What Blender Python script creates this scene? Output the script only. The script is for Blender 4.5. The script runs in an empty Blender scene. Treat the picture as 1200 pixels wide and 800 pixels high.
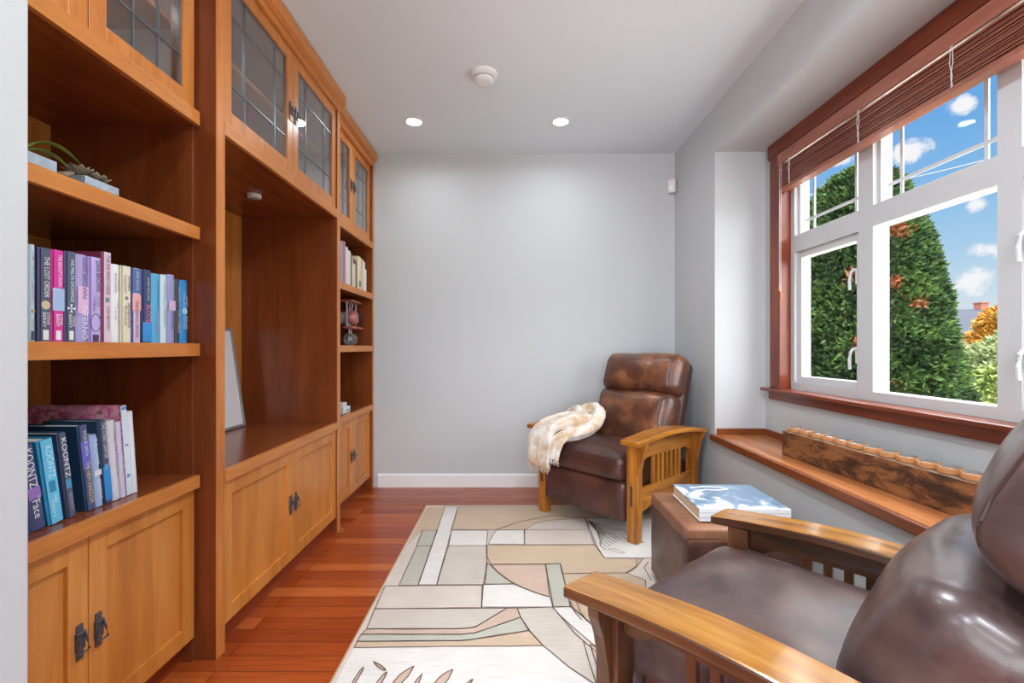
import bpy, bmesh, math, random
from mathutils import Vector, Matrix, noise
from mathutils.bvhtree import BVHTree
random.seed(7)
C = bpy.context.scene.collection
R = math.radians
CAMZ = 1.145
CEIL = 2.738
F_PX = 550.0

# ------------------------------------------------------------------ materials
def rgb(r, g, b):
    def f(c):
        c /= 255.0
        return c / 12.92 if c <= .04045 else ((c + .055) / 1.055) ** 2.4
    return (f(r), f(g), f(b), 1.0)

class NT:
    def __init__(s, name):
        s.m = bpy.data.materials.new(name); s.m.use_nodes = True
        s.t = s.m.node_tree; s.n = s.t.nodes; s.l = s.t.links
        s.b = s.n['Principled BSDF']
    def new(s, typ, **kw):
        nd = s.n.new(typ)
        for k, v in kw.items(): setattr(nd, k, v)
        return nd
    def link(s, a, b): s.l.new(a, b)
    def coords(s, scale, src='Object'):
        tc = s.new('ShaderNodeTexCoord'); mp = s.new('ShaderNodeMapping')
        mp.inputs['Scale'].default_value = scale
        s.link(tc.outputs[src], mp.inputs['Vector'])
        return mp.outputs['Vector']
    def noise(s, vec, scale=1, detail=4, rough=.55, dist=0):
        nd = s.new('ShaderNodeTexNoise')
        nd.inputs['Scale'].default_value = scale; nd.inputs['Detail'].default_value = detail
        nd.inputs['Roughness'].default_value = rough; nd.inputs['Distortion'].default_value = dist
        if vec is not None: s.link(vec, nd.inputs['Vector'])
        return nd.outputs['Fac']
    def ramp(s, fac, stops):
        r = s.new('ShaderNodeValToRGB'); e = r.color_ramp.elements
        e[0].position, e[0].color = stops[0]; e[1].position, e[1].color = stops[-1]
        for p, c in stops[1:-1]:
            x = e.new(p); x.color = c
        s.link(fac, r.inputs['Fac']); return r.outputs['Color']
    def mix(s, fac, a, b, mode='MIX'):
        m = s.new('ShaderNodeMix', data_type='RGBA', blend_type=mode)
        for sock, v in ((m.inputs['Factor'], fac), (m.inputs['A'], a), (m.inputs['B'], b)):
            pass
        for idx, v in ((0, fac), (6, a), (7, b)):
            if isinstance(v, (int, float, tuple)): m.inputs[idx].default_value = v
            else: s.link(v, m.inputs[idx])
        return m.outputs[2]
    def bump(s, h, strength=.2, dist=.01):
        b = s.new('ShaderNodeBump'); b.inputs['Strength'].default_value = strength
        b.inputs['Distance'].default_value = dist
        s.link(h, b.inputs['Height']); s.link(b.outputs['Normal'], s.b.inputs['Normal'])

def plain(name, col, rough=.5, metal=0, spec=.5, coat=0):
    t = NT(name); b = t.b
    b.inputs['Base Color'].default_value = col; b.inputs['Roughness'].default_value = rough
    b.inputs['Metallic'].default_value = metal; b.inputs['Specular IOR Level'].default_value = spec
    b.inputs['Coat Weight'].default_value = coat
    return t.m

def wood(name, dark, mid, light, axis='z', rough=.35, spec=.4, scale=1.0, coat=0, contrast=1.0):
    t = NT(name)
    s = {'z': (9, 9, .9), 'y': (9, .9, 9), 'x': (.9, 9, 9)}[axis]
    v = t.coords(tuple(c * scale for c in s))
    n1 = t.noise(v, 2.2, 6, .6, .6)
    s2 = {'z': (70, 70, 2.5), 'y': (70, 2.5, 70), 'x': (2.5, 70, 70)}[axis]
    n2 = t.noise(t.coords(s2), 1.5, 3, .6)
    n3 = t.noise(t.coords((1.6, 1.6, 1.6)), 1.3, 3, .5)
    w = .22 / contrast
    col = t.ramp(n1, [(.5 - w, dark), (.5, mid), (.5 + w, light)])
    g = t.ramp(n2, [(.3, (.80, .80, .80, 1)), (.6, (1, 1, 1, 1))])
    col = t.mix(.55, col, g, 'MULTIPLY')
    g3 = t.ramp(n3, [(.3, (.88, .85, .82, 1)), (.7, (1.05, 1.05, 1.05, 1))])
    col = t.mix(.7, col, g3, 'MULTIPLY')
    t.link(col, t.b.inputs['Base Color'])
    t.b.inputs['Roughness'].default_value = rough; t.b.inputs['Specular IOR Level'].default_value = spec
    t.b.inputs['Coat Weight'].default_value = coat; t.b.inputs['Coat Roughness'].default_value = .12
    t.bump(n2, .05, .002)
    return t.m

def leather(name, dark, mid, light, rough=.36):
    t = NT(name)
    v = t.coords((1, 1, 1))
    n1 = t.noise(v, 4.5, 5, .6, .3)
    n2 = t.noise(v, 16, 4, .6, .2)
    col = t.ramp(n1, [(.30, dark), (.50, mid), (.70, light)])
    g = t.ramp(n2, [(.3, (.78, .76, .76, 1)), (.65, (1.05, 1.05, 1.05, 1))])
    col = t.mix(.6, col, g, 'MULTIPLY')
    t.link(col, t.b.inputs['Base Color'])
    rr = t.ramp(n2, [(.25, (rough - .05,) * 3 + (1,)), (.75, (rough + .12,) * 3 + (1,))])
    t.link(rr, t.b.inputs['Roughness'])
    vo = t.new('ShaderNodeTexVoronoi'); vo.inputs['Scale'].default_value = 260
    t.link(v, vo.inputs['Vector'])
    n3 = t.noise(t.coords((5, 9, 9)), 2.0, 3, .5, .3)
    mx = t.new('ShaderNodeMath', operation='MULTIPLY_ADD')
    t.link(vo.outputs['Distance'], mx.inputs[0]); mx.inputs[1].default_value = .06; t.link(n3, mx.inputs[2])
    t.bump(mx.outputs[0], .08, .02)
    t.b.inputs['Specular IOR Level'].default_value = .55
    return t.m

def glass(name, tint=(1, 1, 1, 1), refl=1.0, rough=.0):
    t = NT(name); t.n.remove(t.b)
    out = t.n['Material Output']
    tr = t.new('ShaderNodeBsdfTransparent'); tr.inputs['Color'].default_value = tint
    gl = t.new('ShaderNodeBsdfGlossy'); gl.inputs['Roughness'].default_value = rough
    lw = t.new('ShaderNodeLayerWeight'); lw.inputs['Blend'].default_value = .5
    pw = t.new('ShaderNodeMath', operation='POWER'); pw.inputs[1].default_value = 5
    t.link(lw.outputs['Facing'], pw.inputs[0])
    ml = t.new('ShaderNodeMath', operation='MULTIPLY_ADD'); ml.inputs[1].default_value = .96 * refl; ml.inputs[2].default_value = .04 * refl
    t.link(pw.outputs[0], ml.inputs[0])
    mx = t.new('ShaderNodeMixShader')
    t.link(ml.outputs[0], mx.inputs[0]); t.link(tr.outputs[0], mx.inputs[1]); t.link(gl.outputs[0], mx.inputs[2])
    t.link(mx.outputs[0], out.inputs['Surface'])
    return t.m

def emit(name, col, strength):
    t = NT(name); t.b.inputs['Base Color'].default_value = col
    t.b.inputs['Emission Color'].default_value = col; t.b.inputs['Emission Strength'].default_value = strength
    return t.m

M = {}
def wall_mat(name, col, rough=.6):
    t = NT(name)
    n = t.noise(t.coords((1, 1, 1)), 180, 3, .6)
    t.b.inputs['Base Color'].default_value = col; t.b.inputs['Roughness'].default_value = rough
    t.b.inputs['Specular IOR Level'].default_value = .25
    t.bump(n, .05, .002)
    return t.m
M['wall'] = wall_mat('wall_paint', rgb(191, 196, 199))
M['wall_light'] = wall_mat('pale_wall_paint', rgb(220, 225, 228))
M['ceiling'] = wall_mat('ceiling_paint', rgb(219, 229, 236))
M['white'] = plain('white_trim_paint', rgb(230, 231, 232), .4)
M['vinyl'] = plain('white_vinyl', rgb(194, 198, 201), .35)
M['white_plastic'] = plain('white_plastic', rgb(226, 227, 228), .4)
M['grey_plastic'] = plain('grey_plastic', rgb(150, 152, 155), .5)
hd, hm, hl = rgb(180, 106, 46), rgb(202, 126, 58), rgb(214, 142, 74)
for a in 'xyz':
    M['honey_' + a] = wood('honey_wood_' + a, hd, hm, hl, a, .32, .45)
M['honey_door'] = wood('honey_door_wood', rgb(184, 110, 44), rgb(204, 130, 56), rgb(216, 148, 72), 'z', .33, .4, .6)
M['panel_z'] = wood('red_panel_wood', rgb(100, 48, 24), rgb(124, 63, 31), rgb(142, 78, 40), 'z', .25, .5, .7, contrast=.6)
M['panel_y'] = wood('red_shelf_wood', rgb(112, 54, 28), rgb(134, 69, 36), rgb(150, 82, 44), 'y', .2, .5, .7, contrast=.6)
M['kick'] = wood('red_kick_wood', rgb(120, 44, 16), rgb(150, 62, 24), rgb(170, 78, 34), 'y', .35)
M['dark_iron'] = plain('dark_iron', rgb(92, 95, 104), .36, .6)
M['lead'] = plain('lead_came', rgb(128, 132, 138), .35, .7)
M['pane'] = glass('cabinet_glass', (.96, .96, .96, 1), 3.0, .01)
M['lining'] = plain('pane_reflection_tone', rgb(196, 184, 168), .6)  # pale tone stands in for the room's reflection in the panes
M['glass'] = glass('window_glass', (1, 1, 1, 1), .12)
M['trim_y'] = wood('mahogany_y', rgb(92, 36, 16), rgb(122, 52, 24), rgb(142, 66, 34), 'y', .28, .5)
M['trim_z'] = wood('mahogany_z', rgb(92, 36, 16), rgb(122, 52, 24), rgb(142, 66, 34), 'z', .28, .5)
M['blind'] = wood('blind_wood', rgb(136, 78, 62), rgb(158, 96, 78), rgb(172, 112, 94), 'y', .35, .5)
M['ledge'] = wood('ledge_wood', rgb(156, 92, 52), rgb(184, 116, 68), rgb(202, 138, 86), 'y', .24, .5)
M['ledge_edge'] = wood('ledge_edge_wood', rgb(100, 50, 24), rgb(126, 66, 34), rgb(146, 82, 44), 'y', .3, .5)
oak = (rgb(122, 68, 16), rgb(168, 104, 30), rgb(196, 134, 48))
for a in 'xyz':
    M['oak_' + a] = wood('mission_oak_' + a, *oak, a, .3, .5, 1.3, .3, 1.1)
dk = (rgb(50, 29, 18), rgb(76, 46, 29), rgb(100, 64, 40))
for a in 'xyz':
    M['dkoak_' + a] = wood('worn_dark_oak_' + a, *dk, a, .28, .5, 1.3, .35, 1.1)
M['arm_top'] = wood('worn_arm_oak', rgb(112, 68, 24), rgb(164, 108, 38), rgb(188, 136, 58), 'y', .22, .5, 1.2, .4, 1.0)
M['leather_far'] = leather('brown_leather', rgb(58, 32, 26), rgb(92, 54, 38), rgb(150, 96, 58), .30)
M['leather_dark'] = leather('dark_brown_leather', rgb(52, 28, 25), rgb(72, 40, 34), rgb(92, 54, 42), .36)
M['leather_near'] = leather('plum_brown_leather', rgb(56, 42, 43), rgb(80, 62, 61), rgb(106, 86, 80), .30)
for k_ in ('leather_near', 'leather_far', 'leather_dark'):
    b_ = M[k_].node_tree.nodes['Principled BSDF']; b_.inputs['Coat Weight'].default_value = .28 if k_ == 'leather_near' else .2; b_.inputs['Coat Roughness'].default_value = .22
M['leather_ott'] = leather('ottoman_leather', rgb(104, 66, 48), rgb(136, 92, 68), rgb(164, 118, 88), .36)
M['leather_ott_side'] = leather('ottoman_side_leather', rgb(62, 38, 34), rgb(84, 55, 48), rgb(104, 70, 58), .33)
M['stitch'] = plain('seam_thread', rgb(60, 36, 32), .6)

def floor_mat():
    t = NT('cherry_plank_floor')
    tc = t.new('ShaderNodeTexCoord')
    br = t.new('ShaderNodeTexBrick'); br.offset = .37; br.squash = 1
    for k, v in (('Color1', (0, 0, 0, 1)), ('Color2', (1, 1, 1, 1)), ('Mortar', (.5, .5, .5, 1)), ('Scale', 1.0),
                 ('Mortar Size', .0012), ('Mortar Smooth', .2), ('Bias', 0), ('Brick Width', 1.05), ('Row Height', .083)):
        br.inputs[k].default_value = v
    t.link(tc.outputs['Object'], br.inputs['Vector'])
    sep = t.new('ShaderNodeSeparateColor'); t.link(br.outputs['Color'], sep.inputs[0])
    # grain that is shifted per plank
    ad = t.new('ShaderNodeVectorMath', operation='ADD')
    cmb = t.new('ShaderNodeCombineXYZ')
    mu = t.new('ShaderNodeMath', operation='MULTIPLY'); mu.inputs[1].default_value = 37
    t.link(sep.outputs[0], mu.inputs[0]); t.link(mu.outputs[0], cmb.inputs[0]); t.link(mu.outputs[0], cmb.inputs[2])
    t.link(tc.outputs['Object'], ad.inputs[0]); t.link(cmb.outputs[0], ad.inputs[1])
    mp = t.new('ShaderNodeMapping'); mp.inputs['Scale'].default_value = (1.6, 26, 1)
    t.link(ad.outputs[0], mp.inputs['Vector'])
    n = t.noise(mp.outputs[0], 2.2, 6, .62, .4)
    base = t.ramp(sep.outputs[0], [(.05, rgb(138, 56, 22)), (.4, rgb(152, 66, 26)), (.7, rgb(164, 76, 32)), (.97, rgb(182, 94, 42))])
    g = t.ramp(n, [(.28, (.72, .66, .62, 1)), (.52, (1, 1, 1, 1)), (.75, (1.12, 1.12, 1.1, 1))])
    col = t.mix(.85, base, g, 'MULTIPLY')
    mort = t.mix(br.outputs['Fac'], col, rgb(58, 18, 8))
    t.link(mort, t.b.inputs['Base Color'])
    t.b.inputs['Roughness'].default_value = .24; t.b.inputs['Specular IOR Level'].default_value = .5
    iv = t.new('ShaderNodeMath', operation='SUBTRACT'); iv.inputs[0].default_value = 1
    t.link(br.outputs['Fac'], iv.inputs[1])
    t.bump(iv.outputs[0], .25, .001)
    return t.m
M['floor'] = floor_mat()

def rug_mat(name, col, var=.10):
    t = NT(name)
    n = t.noise(t.coords((3, 60, 1)), 3, 4, .6)
    n2 = t.noise(t.coords((1, 1, 1)), 5, 3, .5)
    a = tuple(c * (1 - var) for c in col[:3]) + (1,); b = tuple(min(1, c * (1 + var)) for c in col[:3]) + (1,)
    c1 = t.ramp(n, [(.3, a), (.7, b)])
    g = t.ramp(n2, [(.3, (.9, .88, .86, 1)), (.7, (1.04, 1.04, 1.04, 1))])
    t.link(t.mix(.6, c1, g, 'MULTIPLY'), t.b.inputs['Base Color'])
    t.b.inputs['Roughness'].default_value = .95; t.b.inputs['Specular IOR Level'].default_value = .1
    t.b.inputs['Sheen Weight'].default_value = .15
    t.bump(t.noise(t.coords((1, 1, 1)), 420, 2, .5), .35, .003)
    return t.m

# ------------------------------------------------------------------ mesh builder
class MB:
    def __init__(s): s.v = []; s.f = []; s.mi = []; s.cur = 0
    def face(s, idx): s.f.append(tuple(idx)); s.mi.append(s.cur)
    def add(s, verts, faces, mat=None):
        o = len(s.v)
        s.v += [Vector(p) for p in verts]
        for fc in faces: s.face([i + o for i in fc])
        return s
    def box(s, x0, x1, y0, y1, z0, z1):
        v = [(x, y, z) for x in (x0, x1) for y in (y0, y1) for z in (z0, z1)]
        return s.add(v, [(0, 1, 3, 2), (4, 6, 7, 5), (0, 4, 5, 1), (2, 3, 7, 6), (0, 2, 6, 4), (1, 5, 7, 3)])
    def prism(s, poly, axis, a, b):
        # poly: list of 2-tuples in the other two axes (cyclic order: x->(y,z), y->(x,z), z->(x,y))
        def mk(p, t):
            return {'x': (t, p[0], p[1]), 'y': (p[0], t, p[1]), 'z': (p[0], p[1], t)}[axis]
        n = len(poly)
        v = [mk(p, a) for p in poly] + [mk(p, b) for p in poly]
        fs = [tuple(range(n))[::-1], tuple(range(n, 2 * n))]
        fs += [(i, (i + 1) % n, n + (i + 1) % n, n + i) for i in range(n)]
        return s.add(v, fs)
    def cyl(s, c, r, h, axis='z', n=24, r2=None):
        r2 = r if r2 is None else r2
        ax = {'x': 0, 'y': 1, 'z': 2}[axis]; u, w = [(1, 2), (2, 0), (0, 1)][ax]
        v = []
        for k, rr in ((0, r), (1, r2)):
            for i in range(n):
                a = 2 * math.pi * i / n; p = list(c); p[ax] += k * h
                p[u] += rr * math.cos(a); p[w] += rr * math.sin(a); v.append(p)
        fs = [tuple(range(n))[::-1], tuple(range(n, 2 * n))]
        fs += [(i, (i + 1) % n, n + (i + 1) % n, n + i) for i in range(n)]
        return s.add(v, fs)
    def lathe(s, prof, c=(0, 0, 0), n=32, axis='z'):
        o = len(s.v); m = len(prof)
        for (r, h) in prof:
            for i in range(n):
                a = 2 * math.pi * i / n
                p = (r * math.cos(a), r * math.sin(a), h)
                if axis == 'x': p = (p[2], p[0], p[1])
                if axis == 'y': p = (p[1], p[2], p[0])
                s.v.append(Vector(p) + Vector(c))
        for j in range(m - 1):
            for i in range(n):
                s.face((o + j * n + i, o + j * n + (i + 1) % n, o + (j + 1) * n + (i + 1) % n, o + (j + 1) * n + i))
        s.face([o + i for i in range(n)][::-1]); s.face([o + (m - 1) * n + i for i in range(n)])
        return s
    def tube(s, pts, r, n=8, closed=False, radii=None, flat=None):
        pts = [Vector(p) for p in pts]; N = len(pts); o = len(s.v)
        up = Vector((0, 0, 1))
        for i, p in enumerate(pts):
            if closed: t = pts[(i + 1) % N] - pts[i - 1]
            else: t = pts[min(i + 1, N - 1)] - pts[max(i - 1, 0)]
            t.normalize()
            if abs(t.dot(up)) > .98: up2 = Vector((0, 1, 0))
            else: up2 = up
            a = t.cross(up2).normalized(); b = a.cross(t).normalized()
            rr = radii[i] if radii else r
            ra, rb = (rr, rr) if not isinstance(rr, tuple) else rr
            for k in range(n):
                q = 2 * math.pi * k / n
                s.v.append(p + a * ra * math.cos(q) + b * rb * math.sin(q))
        for i in range(N if closed else N - 1):
            for k in range(n):
                j = (i + 1) % N
                s.face((o + i * n + k, o + i * n + (k + 1) % n, o + j * n + (k + 1) % n, o + j * n + k))
        if not closed:
            s.face([o + k for k in range(n)][::-1]); s.face([o + (N - 1) * n + k for k in range(n)])
        return s
    def rbox(s, c, half, r, n=14, crown=None, mat=None, wob=0, wscale=3, seed=0):
        """rounded cushion: c centre, half sizes, r edge radius, crown {axis: amount} bulge"""
        key = {}; vs = []; fs = []
        def warp(t): return math.sin(t * math.pi / 2) * .55 + t * .45
        def vid(p):
            k = tuple(round(q, 5) for q in p)
            if k not in key:
                key[k] = len(vs); vs.append(k)
            return key[k]
        g = [warp(-1 + 2 * i / n) for i in range(n + 1)]
        for ax in range(3):
            for sg in (-1, 1):
                u, w = (ax + 1) % 3, (ax + 2) % 3
                for i in range(n):
                    for j in range(n):
                        q = []
                        for (a, b) in ((i, j), (i + 1, j), (i + 1, j + 1), (i, j + 1)):
                            p = [0, 0, 0]; p[ax] = sg; p[u] = g[a]; p[w] = g[b]; q.append(vid(p))
                        fs.append(q if sg > 0 else q[::-1])
        out = []
        for p in vs:
            q = [p[i] * half[i] for i in range(3)]
            inner = [max(-(half[i] - r), min(half[i] - r, q[i])) for i in range(3)]
            d = Vector([q[i] - inner[i] for i in range(3)])
            if d.length > 1e-9: q = [inner[i] + d.normalized()[i] * r for i in range(3)]
            if crown:
                for ax, amt in crown.items():
                    u, w = (ax + 1) % 3, (ax + 2) % 3
                    k = max(0, 1 - (q[u] / half[u]) ** 2) ** .6 * max(0, 1 - (q[w] / half[w]) ** 2) ** .6
                    amts = amt if isinstance(amt, tuple) else (amt, amt)
                    q[ax] += (amts[1] if q[ax] > 0 else -amts[0]) * k * abs(q[ax] / half[ax])
            q = Vector(q)
            if wob:
                nn = q.copy(); 
                if nn.length: nn.normalize()
                q += nn * wob * noise.noise(q * wscale + Vector((seed, seed * 1.7, 0)))
            q = q + Vector(c)
            if mat: q = mat @ q
            out.append(q)
        return s.add(out, fs)
    def xform(s, m): s.v = [m @ p for p in s.v]; return s

def worldloc(o):
    v = Vector((0, 0, 0))
    while o: v += o.location; o = o.parent
    return v

def build(name, mb, mats, parent=None, local=False, smooth=False, bevel=0, angle=40):
    me = bpy.data.meshes.new(name)
    off = Vector((0, 0, 0)) if (local or parent is None) else worldloc(parent)
    me.from_pydata([tuple(p - off) for p in mb.v], [], mb.f)
    if not isinstance(mats, (list, tuple)): mats = [mats]
    for m in mats: me.materials.append(m)
    me.polygons.foreach_set('material_index', mb.mi)
    bm = bmesh.new(); bm.from_mesh(me)
    bmesh.ops.recalc_face_normals(bm, faces=bm.faces)
    bm.to_mesh(me); bm.free()
    o = bpy.data.objects.new(name, me); C.objects.link(o)
    if parent: o.parent = parent
    if smooth:
        me.polygons.foreach_set('use_smooth', [True] * len(me.polygons))
        me.set_sharp_from_angle(angle=R(angle))
    if bevel:
        b = o.modifiers.new('edge', 'BEVEL'); b.width = bevel; b.segments = 2; b.limit_method = 'ANGLE'; b.angle_limit = R(40)
    return o

def tag(o, label, cat, group=None):
    o['label'] = label; o['category'] = cat
    if group: o['group'] = group
    return o
def thing(name, label, cat, loc=(0, 0, 0), rot=(0, 0, 0), group=None):
    o = bpy.data.objects.new(name, None); C.objects.link(o)
    o.location = loc; o.rotation_euler = rot; o.empty_display_size = .1
    return tag(o, label, cat, group)
def struct(o): o['kind'] = 'structure'; return o
def hook(name, loc=(0, 0, 0)):
    o = bpy.data.objects.new(name, None); C.objects.link(o); o.location = loc; return o

def text_mb(body, length, height, mat_index=0, italic=0):
    """text laid along +u (length) and +v (height), centred on 0; returns list of 2D verts + faces"""
    cu = bpy.data.curves.new('t', 'FONT'); cu.body = body; cu.align_x = 'CENTER'; cu.align_y = 'CENTER'; cu.size = 1
    cu.resolution_u = 2; cu.shear = italic
    o = bpy.data.objects.new('t', cu); C.objects.link(o)
    dg = bpy.context.evaluated_depsgraph_get(); dg.update()
    me = bpy.data.meshes.new_from_object(o.evaluated_get(dg))
    vs = [v.co.copy() for v in me.vertices]; fs = [tuple(p.vertices) for p in me.polygons]
    bpy.data.objects.remove(o); bpy.data.curves.remove(cu); bpy.data.meshes.remove(me)
    if not vs: return [], []
    x0, x1 = min(v.x for v in vs), max(v.x for v in vs); y0, y1 = min(v.y for v in vs), max(v.y for v in vs)
    sx, sy = length / (x1 - x0), height / (y1 - y0)
    return [((v.x - (x0 + x1) / 2) * sx, (v.y - (y0 + y1) / 2) * sy) for v in vs], fs

# ------------------------------------------------------------------ room shell
XL, XR, YB, YR = -1.70, 1.34, 3.86, -3.6      # left wall, right wall, back wall, rear wall
struct(build('floor', MB().box(-4.2, 1.80, YR - .1, YB + .12, -.12, 0), M['floor']))
struct(build('ceiling', MB().box(-4.2, 1.80, YR - .1, YB + .12, CEIL, CEIL + .15), M['ceiling']))
struct(build('wall_back', MB().box(XL - .12, 1.80, YB, YB + .12, 0, CEIL), M['wall']))
struct(build('wall_left', MB().box(XL - .12, XL, .70, YB, 0, CEIL), M['wall']))
struct(build('wall_front', MB().box(XL, -.8385, .70, .815, 0, CEIL), M['wall'], bevel=.004))
# wall with the window bay
BY0, BY1, BZ0, BZ1, BX = .55, 3.10, .535, 2.437, 1.675
WY0, WY1, WZ0, WZ1 = 1.0, 2.91, .87, 2.345
XO = 1.80
w = MB()
w.box(XR, XO, BY1, YB, 0, CEIL); w.box(XR, XO, YR, BY0, 0, CEIL)
w.box(XR, XO, BY0, BY1, 0, BZ0); w.box(XR, XO, BY0, BY1, BZ1, CEIL)
w.box(BX, XO, BY0, BY1, BZ0, WZ0); w.box(BX, XO, BY0, BY1, WZ1, BZ1)
w.box(BX, XO, WY1, BY1, WZ0, WZ1); w.box(BX, XO, BY0, WY0, WZ0, WZ1)
struct(build('wall_right', w, M['wall']))
# the room behind the camera: open plan with big glazed openings
w = MB()
w.box(-4.2, -3.4, YR - .1, YR, 0, CEIL); w.box(.9, XO, YR - .1, YR, 0, CEIL); w.box(-1.5, -1.2, YR - .1, YR, 0, CEIL)
w.box(-3.4, .9, YR - .1, YR, 2.45, CEIL); w.box(-3.4, .9, YR - .1, YR, 0, .15)
struct(build('wall_rear', w, M['wall_light']))
w = MB(); w.box(-4.2, -4.1, YR, .70, 0, CEIL)
struct(build('wall_far_left', w, M['wall_light']))
struct(build('wall_side', MB().box(-4.2, XL, .70, .815, 0, CEIL), M['wall_light']))
struct(build('baseboard_back', MB().prism([(YB - .016, 0), (YB, 0), (YB, .108), (YB - .008, .108), (YB - .016, .098)], 'x', -1.10, XR), M['white']))
struct(build('baseboard_right', MB().box(XR - .016, XR, 2.0, YB - .016, 0, .1), M['white']))

# bay ledge
def ledge():
    e = struct(hook('trim_1', (1.5, 1.8, BZ0)))
    m = MB().box(XR, BX - .001, BY0 + .002, BY1 - .002, BZ0 + .001, .571)
    build('ledge_board', m, M['ledge'], e)
    m = MB().box(XR - .028, XR - .001, BY0 - .02, BY1 + .02, BZ0 - .002, .573)
    build('nosing', m, M['ledge_edge'], e, bevel=.004)
    m = MB().box(BX - .016, BX - .002, BY0 + .003, BY1 - .018, .571, .612).box(XR + .01, BX - .002, BY1 - .018, BY1 - .003, .571, .612)
    build('backsplash', m, M['ledge_edge'], e, bevel=.002)
ledge()

# ------------------------------------------------------------------ window
def window():
    root = struct(hook('window_1', (BX, (WY0 + WY1) / 2, WZ0)))
    cx0 = BX - .022
    m = MB()
    m.box(cx0, BX, WY1, WY1 + .10, WZ0 + .02, WZ1); m.box(cx0, BX, WY0 - .10, WY0, WZ0 + .02, WZ1)
    build('side_casing', m, M['trim_z'], root, bevel=.003)
    m = MB().box(cx0 - .006, BX, WY0 - .12, WY1 + .12, WZ1, BZ1 - .003)
    build('head_casing', m, M['trim_y'], root, bevel=.004)
    # jamb lining in the depth of the wall
    m = MB().box(BX - .021, 1.722, WY1 - .012, WY1, WZ0 + .02, WZ1 - .001).box(BX - .021, 1.722, WY0, WY0 + .012, WZ0 + .02, WZ1 - .001)
    build('jamb_lining', m, M['trim_z'], root)
    m = MB().box(BX - .021, 1.722, WY0, WY1, WZ1 - .014, WZ1 - .001)
    build('head_lining', m, M['trim_y'], root)
    m = MB().box(BX - .062, 1.722, WY0 - .145, WY1 + .145, WZ0 - .003, WZ0 + .019)
    build('stool', m, M['trim_y'], root, bevel=.006)
    m = MB().box(BX - .02, BX, WY0 - .12, WY1 + .12, .815, WZ0 - .003)
    build('apron', m, M['trim_y'], root, bevel=.003)
    XF, XG, XB = 1.722, 1.775, 1.80
    z0, z1 = WZ0 + .019, WZ1 - .001
    ya, yb = WY0 + .0, WY1 - .0
    mul = [(1.585, 1.6655), (2.239, 2.332)]
    m = MB()
    m.box(XF, XB, yb - .05, yb, z0, z1); m.box(XF, XB, ya, ya + .05, z0, z1)
    for a, b in mul: m.box(XF, XB, a, b, z0, z1)
    for a, b in ((ya + .05, mul[0][0]), (mul[0][1], mul[1][0]), (mul[1][1], yb - .05)):
        m.box(XF, XB, a, b, z0, z0 + .045); m.box(XF, XB, a, b, z1 - .045, z1); m.box(XF, XB, a, b, 1.723, 1.823)
    build('frame', m, M['vinyl'], root)
    cols = [(ya + .05, mul[0][0]), (mul[0][1], mul[1][0]), (mul[1][1], yb - .05)]
    for k, (a, b) in enumerate(cols):
        # lower light
        la, lb, lz0, lz1 = a, b, z0 + .045, 1.723
        if k != 1:
            s_ = MB(); t = .038
            s_.box(XF + .018, XB - .003, la, la + t, lz0, lz1).box(XF + .018, XB - .003, lb - t, lb, lz0, lz1)
            s_.box(XF + .018, XB - .003, la + t, lb - t, lz0, lz0 + t).box(XF + .018, XB - .003, la + t, lb - t, lz1 - t, lz1)
            sash = build('casement_sash', s_, M['vinyl'], root, bevel=.003)
            hy = la + .018 if k == 2 else lb - .018
            for hz in (1.10, 1.497):
                h = MB()
                h.box(XF + .004, XF + .0178, hy - .010, hy + .010, hz - .035, hz + .045)
                h.tube([(XF + .008, hy, hz + .035), (XF - .012, hy + .002, hz + .038), (XF - .026, hy + .003, hz + .02),
                        (XF - .03, hy + .003, hz - .02), (XF - .028, hy + .003, hz - .065)], .0075, 8)
                build('lever_handle', h, M['vinyl'], sash, smooth=True)
            la, lb, lz0, lz1 = la + t, lb - t, lz0 + t, lz1 - t
        build('glass_pane', MB().box(XG, XG + .005, la, lb, lz0, lz1), M['glass'], root)
        # transom light with grille between the panes
        ta, tb, tz0, tz1 = a, b, 1.823, z1 - .045
        s_ = MB(); t = .022
        s_.box(XF + .022, XB - .003, ta, ta + t, tz0, tz1).box(XF + .022, XB - .003, tb - t, tb, tz0, tz1)
        s_.box(XF + .022, XB - .003, ta + t, tb - t, tz0, tz0 + .012)
        build('transom_sash', s_, M['vinyl'], root)
        build('glass_pane', MB().box(XG - .004, XG - .001, ta + t, tb - t, tz0 + .012, tz1), M['glass'], root)
        g = MB()
        for yy in (ta + .095, tb - .095): g.box(XG + .004, XG + .010, yy - .008, yy + .008, tz0 + .012, tz1)
        ys_ = (ta + t, ta + .087, ta + .103, tb - .103, tb - .087, tb - t)
        for q in (0, 2, 4): g.box(XG + .0045, XG + .0095, ys_[q], ys_[q + 1], tz0 + .082, tz0 + .098)
        build('grille', g, M['vinyl'], root)
window()

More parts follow.
